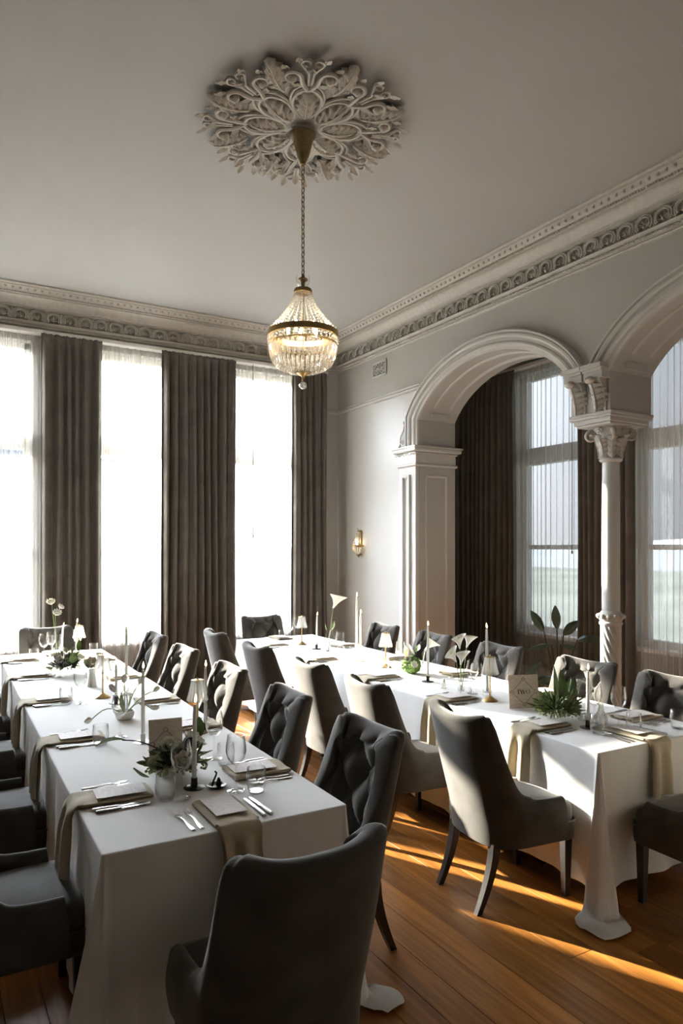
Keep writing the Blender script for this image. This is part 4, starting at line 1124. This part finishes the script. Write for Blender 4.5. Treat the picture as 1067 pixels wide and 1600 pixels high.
# ------------------------------------------------------------------ candles
def flame_mesh(): return B().lathe([(.0005, 0), (.0045, .006), (.006, .013), (.004, .024), (.0005, .038)], 10)
fmz = flame_mesh().mesh('flame', 'flame')
def candle(x_, y, h, where, style='disc', bend=0):
    t = thing('candle', 'lit white taper candle ' + where, 'candle', (x_, y, TZT), 0, 'taper candles')
    z0 = .012
    if style == 'disc':
        obj('holder', B().lathe([(.001, 0), (.045, 0), (.046, .003), (.03, .005), (.014, .006), (.0135, .045), (.012, .045), (.0115, .012), (.001, .012)], 24), 'silver' if 'tulip' in where else 'dark_metal', t)
    elif style == 'crystal':
        z0 = .135
        obj('holder', B().lathe([(.001, 0), (.04, 0), (.042, .006), (.028, .015), (.012, .024), (.018, .036), (.010, .05), (.016, .066), (.009, .08), (.013, .10), (.019, .11), (.02, .15), (.0125, .15), (.0122, .13), (.001, .13)], 16), 'fluted_glass', t)
    elif style == 'glass':
        z0 = .03
        obj('holder', B().lathe([(.001, 0), (.035, 0), (.033, .02), (.03, .11), (.028, .11), (.03, .025), (.001, .022)], 20), 'glass', t)
    obj('taper', B().tube([(bend * k / 8 * .01, 0, z0 + (h - z0 - .045) * k / 8) for k in range(9)], [.0108 - .0025 * k / 8 for k in range(8)] + [.006], 12), 'wax', t)
    top_ = h - .045
    obj('wick', B().tube([(bend * .01, 0, top_), (bend * .01 + .002, 0, top_ + .012)], .0012, 5), 'wick', t)
    obj('flame', fmz, parent=t, loc=(bend * .01 + .002, 0, top_ + .006), rot=(0, .25 * bend, 0))
candle(.995, 2.937, .405, 'beside the dark dish on the left table', bend=.3)
candle(1.36, 3.82, .40, 'beside the pleated lamp on the left table')
candle(.993, 3.759, .43, 'on a silver disc beside the tulip bowl on the left table')
candle(1.216, 5.044, .52, 'in a crystal stick on the left table', 'crystal')
candle(1.09, 4.80, .30, 'short, beside the brass lamp on the left table')
candle(1.10, 7.05, .33, 'with a leaning flame at the window end of the left table', bend=1.2)
candle(1.19, 6.80, .385, 'behind the leafy posy on the left table', bend=.4)
candle(3.425, 6.315, .38, 'beside the single calla vase on the right table', bend=.6)
candle(3.433, 5.549, .62, 'tallest, in a crystal stick on the right table', 'crystal')
candle(3.386, 5.407, .475, 'shorter of the crystal stick pair on the right table', 'crystal')
candle(3.332, 4.346, .47, 'between the moss ball and the pepper mill', )
candle(3.37, 3.72, .51, 'in clear glass behind the near lamp of the right table', 'glass', bend=-.6)
candle(3.272, 2.771, .37, 'beside the green posy at the near end of the right table')

# ------------------------------------------------------------------ table lamps
def lamp(x_, y, where, s=1.0):
    t = thing('table_lamp', 'small brass table lamp with pleated glass shade ' + where, 'table lamp', (x_, y, TZT), 0, 'pleated table lamps'); t.scale = (s,) * 3
    def foot(u, q):
        a = 2 * pi * u; r = [.052, .05, .036, .018, .007][round(q * 4)]; z = [0, .004, .014, .026, .034][round(q * 4)]
        return (r * (1 + .05 * abs(sin(4 * a))) * cos(a), r * (1 + .05 * abs(sin(4 * a))) * sin(a), z)
    obj('base', B().grid(foot, 48, 5, cu=True), 'brass', t)
    obj('pole', B().tube([(0, 0, .03), (0, 0, .285)], .0055, 10), 'brass', t)
    def shade(u, q):
        a = 2 * pi * u; r = .034 + (.052 - .034) * q ** 1.4 + .004 * q; r *= 1 + (.05 + .03 * q) * sin(16 * a); return (r * cos(a), r * sin(a), .295 - .115 * q + .004 * q * sin(16 * a))
    obj('shade', B().grid(shade, 128, 8, cu=True), 'fluted_glass', t, sharp=80)
    obj('finial', B().lathe([(.001, .312), (.004, .308), (.005, .302), (.013, .298), (.036, .296), (.036, .293), (.001, .292)], 16), 'brass', t)
lamp(1.306, 3.799, 'behind the near posy on the left table'); lamp(1.05, 5.019, 'beside the tulip bowl on the left table'); lamp(1.25, 7.0, 'at the window end of the left table')
lamp(3.448, 6.686, 'at the window end of the right table'); lamp(3.409, 5.039, 'beside the moss ball on the right table'); lamp(3.276, 3.591, 'beside the TWO sign')

# ------------------------------------------------------------------ table number cards
def sign(x_, y, rz, w, h, label, word):
    t = thing('table_sign', label, 'sign', (x_, y, TZT), rz)
    lean = T(0, 0, 0, radians(-8), 0, 0)
    def bx(b_, *a, **k): return b_.box(*a, **k, mx=lean)
    obj('card', bx(B(), -w / 2, w / 2, -.003, .003, .003, h, c=.0008), 'sign_print', t, smooth=False)
    s_ = min(w, h) * .40; zc = h / 2
    def bar(x0, z0, x1, z1, th):
        b_ = B(); L = sqrt((x1 - x0) ** 2 + (z1 - z0) ** 2); a = atan2(z1 - z0, x1 - x0)
        return b_.box(0, L, -.0042, -.003, -th / 2, th / 2, mx=lean @ T(x0, 0, z0) @ Matrix.Rotation(-a, 4, 'Y'))
    b = B(); C = [(0, zc + s_), (s_, zc), (0, zc - s_), (-s_, zc)]
    for i in range(4):
        (x0, z0), (x1, z1) = C[i], C[(i + 1) % 4]; q = .12
        b.merge(bar(x0 + (x1 - x0) * q, z0 + (z1 - z0) * q, x1 - (x1 - x0) * q, z1 - (z1 - z0) * q, .0022))
        d = .012
        D_ = [(x0, z0 + d), (x0 + d, z0), (x0, z0 - d), (x0 - d, z0)]
        for k in range(4): b.merge(bar(*D_[k], *D_[(k + 1) % 4], .0022))
    obj('diamond_border', b, 'ink', t, smooth=False)
    if word:
        z0, z1 = zc - .014, zc + .014; b = B()
        letters = [[(-.045, z1, -.025, z1, .002), (-.037, z0, -.035, z1, .006)],                                   # T
                   [(-.022, z1, -.012, z0, .0055), (-.012, z0, -.006, z1, .0018), (-.006, z1, .003, z0, .0055), (.003, z0, .011, z1, .0018)]]   # W
        for lt in letters:
            for q in lt: b.merge(bar(*q))
        ov = [(.028 + .0135 * cos(2 * pi * i / 20), zc + .014 * sin(2 * pi * i / 20)) for i in range(20)]
        iv = [(.028 + .0085 * cos(2 * pi * i / 20), zc + .0128 * sin(2 * pi * i / 20)) for i in range(20)]
        v = [(a, -.0042, c) for a, c in ov] + [(a, -.0042, c) for a, c in iv]
        b.add(v, [(i, (i + 1) % 20, 20 + (i + 1) % 20, 20 + i) for i in range(20)], lean)
        tag(obj('lettering', b, 'ink', t, smooth=False), 'dark lettering reading TWO')
    obj('stand', B().box(-w * .3, w * .3, -.001, .03, 0, .006, c=.0005), 'glass', t)
sign(3.304, 3.30, radians(-22), .20, .215, 'square table card reading TWO in a diamond border', True)
sign(.974, 3.275, radians(-8), .155, .225, 'pinkish table card with diamond border behind the near posy', False)

# ------------------------------------------------------------------ flowers
rf = random.Random(21)
def rot_to(d):
    return Vector(d).to_track_quat('Y', 'Z').to_matrix().to_4x4()
def foliage(n, R, h, L, Wd, seed, up=.5, flat=1.0, cz=.05):
    r = random.Random(seed); b = B()
    for i in range(n):
        a = r.uniform(0, 2 * pi); el = r.uniform(-.15, 1.2); d = Vector((cos(a) * cos(el), sin(a) * cos(el) * flat, sin(el) * up + .1)).normalized()
        k = r.uniform(.15, .8); p = Vector((d.x * R * k, d.y * R * k, cz + d.z * h * k))
        l_ = L * r.uniform(.6, 1.25)
        b.leaf(l_, Wd * r.uniform(.7, 1.2), r.uniform(-.5, .5), .25, mx=Matrix.Translation(p) @ rot_to(d) @ Matrix.Rotation(r.uniform(-1.2, 1.2), 4, 'Y'), nu=3, nv=5)
    return b
def bloom(n, L, Wd, layers, seed, open_=.5):
    r = random.Random(seed); b = B()
    for k in range(layers):
        el = radians(15 + 65 * k / max(1, layers - 1)) * (1.1 - open_ * .4)
        for i in range(n):
            a = 2 * pi * (i + .5 * k) / n + r.uniform(-.1, .1)
            b.leaf(L * (1 - .12 * k), Wd, .5, .4, mx=Matrix.Rotation(a, 4, 'Z') @ Matrix.Rotation(el, 4, 'X'), nu=5, nv=6)
    b.ball((0, 0, .004), L * .16, 8, 6); return b
def posy(name, label, x_, y, parts, cat='flower arrangement', rz=0, s=1):
    t = thing(name, label, cat, (x_, y, TZT), rz); t.scale = (s,) * 3
    for nm, b, m, kw in parts:
        kind = kw.pop('kind', None); ob = obj(nm, b, m, t, **kw)
        if kind: ob['kind'] = kind
    return t
bw_ = bloom(7, .045, .035, 4, 3).mesh('bloom', 'petal_white', sharp=80); bc_ = bloom(6, .05, .045, 3, 4).mesh('bloom', 'petal_cream', sharp=80)
def berries(n, R, h, seed, r0=.006, cz=.04):
    r = random.Random(seed); b = B()
    for i in range(n):
        a = r.uniform(0, 6.28); q = R * sqrt(r.uniform(.2, 1)); b.ball((q * cos(a), q * sin(a), cz + r.uniform(0, h) * (1.15 - q / R)), r0 * r.uniform(.7, 1.2), 6, 4)
    return b
# near posy of the left table
def big_leaf(L, Wd, curl=.5): return B().leaf(L, Wd, curl, .15, nu=7, nv=10)
def stem(p0, p1, sag=.0, r=.0025):
    p0, p1 = Vector(p0), Vector(p1); return B().tube([p0.lerp(p1, i / 6) + Vector((0, 0, sag * sin(pi * i / 6))) for i in range(7)], r, 6)
posy('posy', 'low posy of dark leaves and pale flowers in front of the pinkish card', .965, 3.10, [
    ('dark_foliage', foliage(70, .10, .11, .055, .032, 31), 'leaf_dark', {'kind': 'stuff'}), ('olive_foliage', foliage(110, .125, .09, .045, .022, 32), 'leaf_olive', {'kind': 'stuff'}),
    ('berries', berries(120, .12, .05, 33), 'berry', {'kind': 'stuff'}),
    ('bloom', bw_, None, dict(loc=(.05, -.02, .135), rot=(.3, .2, 0))), ('bloom', bc_, None, dict(loc=(-.03, -.03, .12), rot=(.5, -.3, 0))), ('bloom', bw_, None, dict(loc=(.09, .04, .10), rot=(.2, .6, 0))), ('bloom', bc_, None, dict(loc=(.0, -.08, .08), rot=(1.0, -.1, 0))), ('bloom', bc_, None, dict(loc=(-.08, -.02, .07), rot=(.8, -.6, 0), sc=.8)),
    ('large_leaf', big_leaf(.075, .07), 'leaf_green', dict(loc=(-.12, -.06, .04), rot=(.2, 0, 1.9))), ('large_leaf', big_leaf(.085, .06), 'leaf_green', dict(loc=(.10, .05, .12), rot=(.9, 0, -.9))),
    ('leaf_stem', stem((-.02, 0, .08), (-.165, .13, .135), .02), 'twig', {}), ('large_leaf', big_leaf(.11, .085, -.3), 'leaf_green', dict(loc=(-.155, .125, .135), rot=(.1, .3, 1.1)))], s=1.2)
# tulips in a white bowl
tp = [('bowl', B().lathe([(.001, .0), (.035, .0), (.05, .01), (.058, .03), (.056, .05), (.052, .05), (.052, .03), (.001, .02)], 28), 'ceramic', {})]
tu = B()
for i in range(6):
    tu.leaf(.055, .036, .55 if i % 2 else .4, .5, mx=Matrix.Rotation(i * pi / 3, 4, 'Z') @ T(0, .004, 0) @ Matrix.Rotation(radians(72), 4, 'X'), nu=5, nv=6)
tum = tu.mesh('tulip_bloom', 'petal_white', sharp=80)
for (tx, ty, tz) in ((-.22, -.16, .06), (-.05, .05, .16), (.10, .06, .19), (.14, -.05, .06), (.20, .10, .13), (.02, .10, .20)):
    d = Vector((tx, ty, tz - .04)); q = d.to_track_quat('Z', 'Y').to_euler()
    tp.append(('tulip_stem', stem((tx * .08, ty * .08, .035), (tx, ty, tz), .045 if tz < .1 else .02, .003), 'stem_green', {})); tp.append(('tulip_bloom', tum, None, dict(loc=(tx, ty, tz - .003), rot=q)))
for a, l_ in ((.3, .13), (2.0, .11), (4.0, .12)): tp.append(('tulip_leaf', big_leaf(l_, .03, .6), 'stem_green', dict(loc=(0, 0, .04), rot=(.7, 0, a))))
posy('tulip_bowl', 'white bowl of loose white tulips on the left table', 1.034, 4.33, tp)
# bud vase with pale bloom
posy('bud_vase', 'white pedestal bud vase with round cream flower on the left table', 1.067, 5.46, [
    ('vase', B().lathe([(.001, 0), (.036, 0), (.034, .01), (.026, .06), (.022, .1), (.028, .13), (.024, .13), (.018, .1), (.02, .02)], 24), 'ceramic', {}),
    ('bloom', bloom(7, .07, .06, 3, 9).mesh('bloom', 'petal_cream', sharp=80), None, dict(loc=(-.01, -.02, .16), rot=(.9, -.2, 0))),
    ('bloom', bloom(5, .05, .05, 2, 10).mesh('bloom', 'petal_white', sharp=80), None, dict(loc=(.05, .03, .2), rot=(.5, .4, 0))), ('bloom_stem', stem((0, 0, .1), (.05, .03, .2)), 'stem_green', {}),
    ('large_leaf', big_leaf(.09, .05), 'leaf_green', dict(loc=(.03, .0, .12), rot=(.3, 0, -1.2))), ('large_leaf', big_leaf(.08, .06), 'leaf_green', dict(loc=(-.02, .03, .13), rot=(.6, 0, .8)))], 'vase')
posy('posy', 'leafy green posy with round leaf near the window end of the left table', .985, 6.12, [
    ('dark_foliage', foliage(90, .11, .12, .06, .035, 41), 'leaf_dark', {'kind': 'stuff'}), ('green_foliage', foliage(110, .13, .19, .055, .03, 42, up=.9), 'leaf_olive', {'kind': 'stuff'}),
    ('large_leaf', big_leaf(.07, .075), 'leaf_green', dict(loc=(.04, -.10, .10), rot=(1.1, 0, .3))), ('large_leaf', big_leaf(.09, .06), 'leaf_green', dict(loc=(.10, .0, .18), rot=(.9, 0, -.8))),
    ('bloom', bw_, None, dict(loc=(.10, -.05, .12), rot=(.5, .4, 0))), ('bloom', bc_, None, dict(loc=(-.06, -.06, .13), rot=(.6, -.4, 0))), ('berries', berries(80, .13, .06, 43), 'berry', {'kind': 'stuff'})])
dah = bloom(11, .062, .024, 5, 12).mesh('dahlia_bloom', 'petal_white', sharp=80)
posy('dahlia_vase', 'clear cylinder vase with two tall white dahlias at the window end', 1.08, 7.22, [
    ('vase', B().lathe([(.001, 0), (.04, 0), (.042, .004), (.042, .20), (.04, .20), (.04, .006), (.001, .006)], 24), 'glass', {}),
    ('flower_stem', stem((0, 0, .01), (-.01, .0, .40)), 'stem_green', {}), ('flower_stem', stem((.01, 0, .01), (-.04, .01, .50)), 'stem_green', {}),
    ('dahlia_bloom', dah, None, dict(loc=(.0, -.01, .39), rot=(.7, .1, 0))), ('dahlia_bloom', dah, None, dict(loc=(-.045, .01, .49), rot=(.5, -.2, 0))), ('dahlia_bloom', bw_, None, dict(loc=(.03, .0, .45), rot=(.5, .6, 0)))], 'vase')
def calla():
    b = B()
    def fn(u, t):
        a = 2 * pi * u; r = .006 + .030 * t ** 1.7; lip = .035 * t ** 2 * (.5 + .5 * cos(a)) 
        return (r * cos(a) * (1 + .3 * t * t) + .02 * t ** 3 * cos(a), r * sin(a), .075 * t + lip * .9)
    b.grid(fn, 28, 10, cu=True); return b
cme_ = calla().mesh('calla_bloom', 'petal_white', sharp=80); spx = B().tube([(0, 0, .03), (0, 0, .085)], [.004, .0025], 7).mesh('spadix', 'spadix')
def callas(label, x_, y, fl_, vh, extra=(), s=1):
    ps = [('vase', B().lathe([(.001, 0), (.022, 0), (.024, .004), (.024, vh), (.0225, vh), (.0225, .006), (.001, .006)], 20), 'glass', {})]
    for (a, b_, z, rx, ry) in fl_:
        ps.append(('calla_stem', stem((a * .1, b_ * .1, .01), (a, b_, z), 0, .0035), 'stem_green', {})); ps.append(('calla_bloom', cme_, None, dict(loc=(a, b_, z - .004), rot=(rx, ry, 0), sc=s))); ps.append(('spadix', spx, None, dict(loc=(a, b_, z - .004), rot=(rx, ry, 0), sc=s)))
    return posy('calla_vase', label, x_, y, ps + list(extra), 'vase')
callas('tall glass vase with one calla lily by the corner drape', 3.455, 6.13, [(.06, .0, .43, .1, .45)], .18, [('large_leaf', big_leaf(.11, .05, .5), 'stem_green', dict(loc=(.03, 0, .2), rot=(.5, 0, -1.2))), ('large_leaf', big_leaf(.08, .04, .4), 'stem_green', dict(loc=(-.01, 0, .2), rot=(.9, 0, 1.2)))], 1.5)
callas('small glass vase with a trio of calla lilies on the right table', 3.316, 3.935, [(-.055, -.01, .22, -.1, -.5), (-.005, .01, .31, 0, -.1), (.05, .0, .315, .1, .35), (-.02, -.02, .20, .1, .1)], .06, (), .95)
callas('small glass vase with a bent calla lily beside the moss ball', 3.56, 4.74, [(.05, .0, .18, .2, .8)], .06, (), 1.1)
# moss ball posy
def mossball(u, t):
    d = Vector((cos(2 * pi * u) * sin(pi * t), sin(2 * pi * u) * sin(pi * t), -cos(pi * t))); r = .078 * (1 + .22 * noise.noise(d * 5) + .10 * noise.noise(d * 14))
    return (d.x * r, d.y * r, max(.0, .068 + d.z * r * .9))
anth = B().leaf(.10, .085, .35, .2, nu=7, nv=9)
posy('moss_posy', 'bright green moss ball posy with white flowers and pale anthurium', 3.435, 4.70, [
    ('moss', B().grid(mossball, 48, 30, cu=True), 'moss', {}), ('bloom', bw_, None, dict(loc=(-.035, -.065, .08), rot=(1.2, 0, 0))), ('bloom', bw_, None, dict(loc=(-.06, -.03, .12), rot=(.8, -.6, 0), sc=.8)),
    ('anthurium_bloom', anth, 'petal_cream', dict(loc=(-.05, .02, .13), rot=(1.1, .2, .4))), ('spadix', B().tube([(-.05, .0, .15), (-.055, -.02, .21)], .005, 7), 'spadix', {}),
    ('white_spathe', B().leaf(.10, .06, .5, .3, nu=7, nv=8), 'petal_white', dict(loc=(.03, .0, .15), rot=(.6, 0, 1.2))), ('large_leaf', big_leaf(.07, .06), 'stem_green', dict(loc=(.06, .02, .17), rot=(.5, 0, -1.4)))])
# green posy by the TWO sign
posy('posy', 'spiky green posy with striped leaves beside the TWO sign', 3.27, 2.99, [
    ('fern_foliage', foliage(330, .14, .11, .055, .014, 51, up=.6), 'leaf_olive', {'kind': 'stuff'}), ('green_foliage', foliage(120, .12, .1, .06, .02, 52), 'leaf_green', {'kind': 'stuff'}), ('berries', berries(110, .12, .04, 53, .007), 'berry', {'kind': 'stuff'}),
    ('white_buds', berries(40, .1, .02, 54, .007, .03), 'petal_white', {'kind': 'stuff', 'loc': (.06, -.05, 0)}),
    ('large_leaf', big_leaf(.19, .055, .15), 'leaf_green', dict(loc=(.05, .0, .07), rot=(1.1, 0, -.5))), ('large_leaf', big_leaf(.20, .055, .1), 'leaf_green', dict(loc=(.02, .02, .08), rot=(1.35, 0, .2))),
    ('large_leaf', big_leaf(.17, .05, .15), 'leaf_green', dict(loc=(.09, -.02, .06), rot=(1.05, 0, -1.0))), ('large_leaf', big_leaf(.16, .05, .2), 'leaf_green', dict(loc=(.07, .02, .07), rot=(.9, 0, -1.3))), ('twig', stem((-.05, -.02, .06), (-.17, -.03, .10), .01, .003), 'twig', {})], s=1.12)
# small things on the tables
dd = thing('seed_dish', 'small dark round dish with a dried pod and curled stem', 'dish', (1.081, 2.896, TZT))
obj('dish', B().lathe([(.001, .002), (.03, .002), (.04, .008), (.042, .012), (.040, .012), (.03, .006), (.001, .005)], 24), 'dark_metal', dd)
pd = B()
for i in range(6): pd.leaf(.034, .022, .5, .4, mx=T(.008, -.004, .008) @ Matrix.Rotation(i * 1.05, 4, 'Z') @ Matrix.Rotation(radians(55), 4, 'X'), nu=4, nv=5)
pd.ball((.008, -.004, .016), .014, 8, 6); obj('pod', pd, 'wick', dd)
obj('stem', B().tube([(-.02, .0, .008), (-.014, 0, .03), (-.004, 0, .05), (.0, 0, .062), (-.008, 0, .07)], .004, 7), 'wick', dd)
pmil = thing('pepper_mill', 'tiny silver and glass pepper mill beside the calla trio', 'pepper mill', (3.27, 4.075, TZT))
obj('body', B().lathe([(.001, 0), (.018, 0), (.018, .006), (.013, .02), (.016, .034), (.012, .046)], 16), 'fluted_glass', pmil)
obj('cap', B().lathe([(.013, .045), (.014, .052), (.008, .06), (.007, .068), (.001, .074)], 16), 'silver', pmil)
for i, (x_, y, s_, lb) in enumerate(((3.405, 2.79, 1.0, 'ribbed cut glass bud vase beside the near candle of the right table'), (3.36, 5.50, .8, 'ribbed cut glass bud vase beside the crystal candlesticks'))):
    def fl_(u, t):
        a = 2 * pi * u; pr_ = [(.0, 0), (.03, 0), (.038, .02), (.036, .045), (.018, .075), (.012, .10), (.016, .125), (.013, .125)]; r, z = pr_[round(t * 7)]
        r *= 1 + .07 * cos(14 * a); return (r * cos(a), r * sin(a), z)
    ob = obj('glass_bud_vase', B().grid(fl_, 84, 8, cu=True), 'fluted_glass', loc=(x_, y, TZT), sc=s_, sharp=70); tag(ob, lb, 'vase', 'ribbed bud vases')

# ------------------------------------------------------------------ plant in the bay
pl = thing('potted_plant', 'dark broad-leaved potted plant in the bay behind the arch', 'plant', (5.98, 5.47, 0))
obj('pot', B().lathe([(.001, 0), (.12, 0), (.13, .01), (.16, .28), (.165, .30), (.15, .30), (.145, .27), (.001, .26)], 28), 'pot', pl)
obj('soil', B().lathe([(.148, .265), (.001, .272)], 24), 'soil', pl)
cR, sR = cos(radians(-YAW)), sin(radians(-YAW))
def cam_off(sx, dz): return (sx * cR, sx * sR)
LV = [(-.26, 1.0, -.45, .26, 1.05), (-.02, 1.02, -.35, .26, 1.1), (.10, .96, .75, .24, .7), (-.12, .86, -1.4, .27, .15), (.36, .90, 1.0, .26, .45), (-.30, .66, -1.5, .22, -.5), (.05, .86, 1.5, .2, .1), (-.10, .5, -1.6, .22, -.1), (.22, .62, 1.4, .2, -.2)]
for i, (sx, z, dirx, L, el) in enumerate(LV):
    ox, oy = cam_off(sx * .6, 0); d3 = Vector((dirx * cR + .15 * sR, dirx * sR - .15 * cR, el)).normalized()
    base = Vector((ox, oy, z - .12)); b0 = Vector((ox * .12, oy * .12, .27))
    st_ = obj('leaf_stalk', B().tube([b0.lerp(base, t) + Vector((0, 0, .07 * sin(pi * t))) * (1 if z < .8 else .2) for t in [k_ / 7 for k_ in range(8)]], .008, 7), 'leaf_dark', pl)
    tc_ = Vector((-.75, -.6, .35)); nz_ = (tc_ - d3 * d3.dot(tc_)).normalized(); xx_ = d3.cross(nz_)
    q = Matrix((xx_, d3, nz_)).transposed().to_4x4()
    obj('leaf_blade', B().leaf(L, .125, -.4, -.25, mx=Matrix.Translation(base) @ q @ Matrix.Rotation([.5, -.5, .3, .9, -.4, .7, -.8, .5, .4][i], 4, 'Y'), nu=7, nv=12), 'leaf_plant', pl)
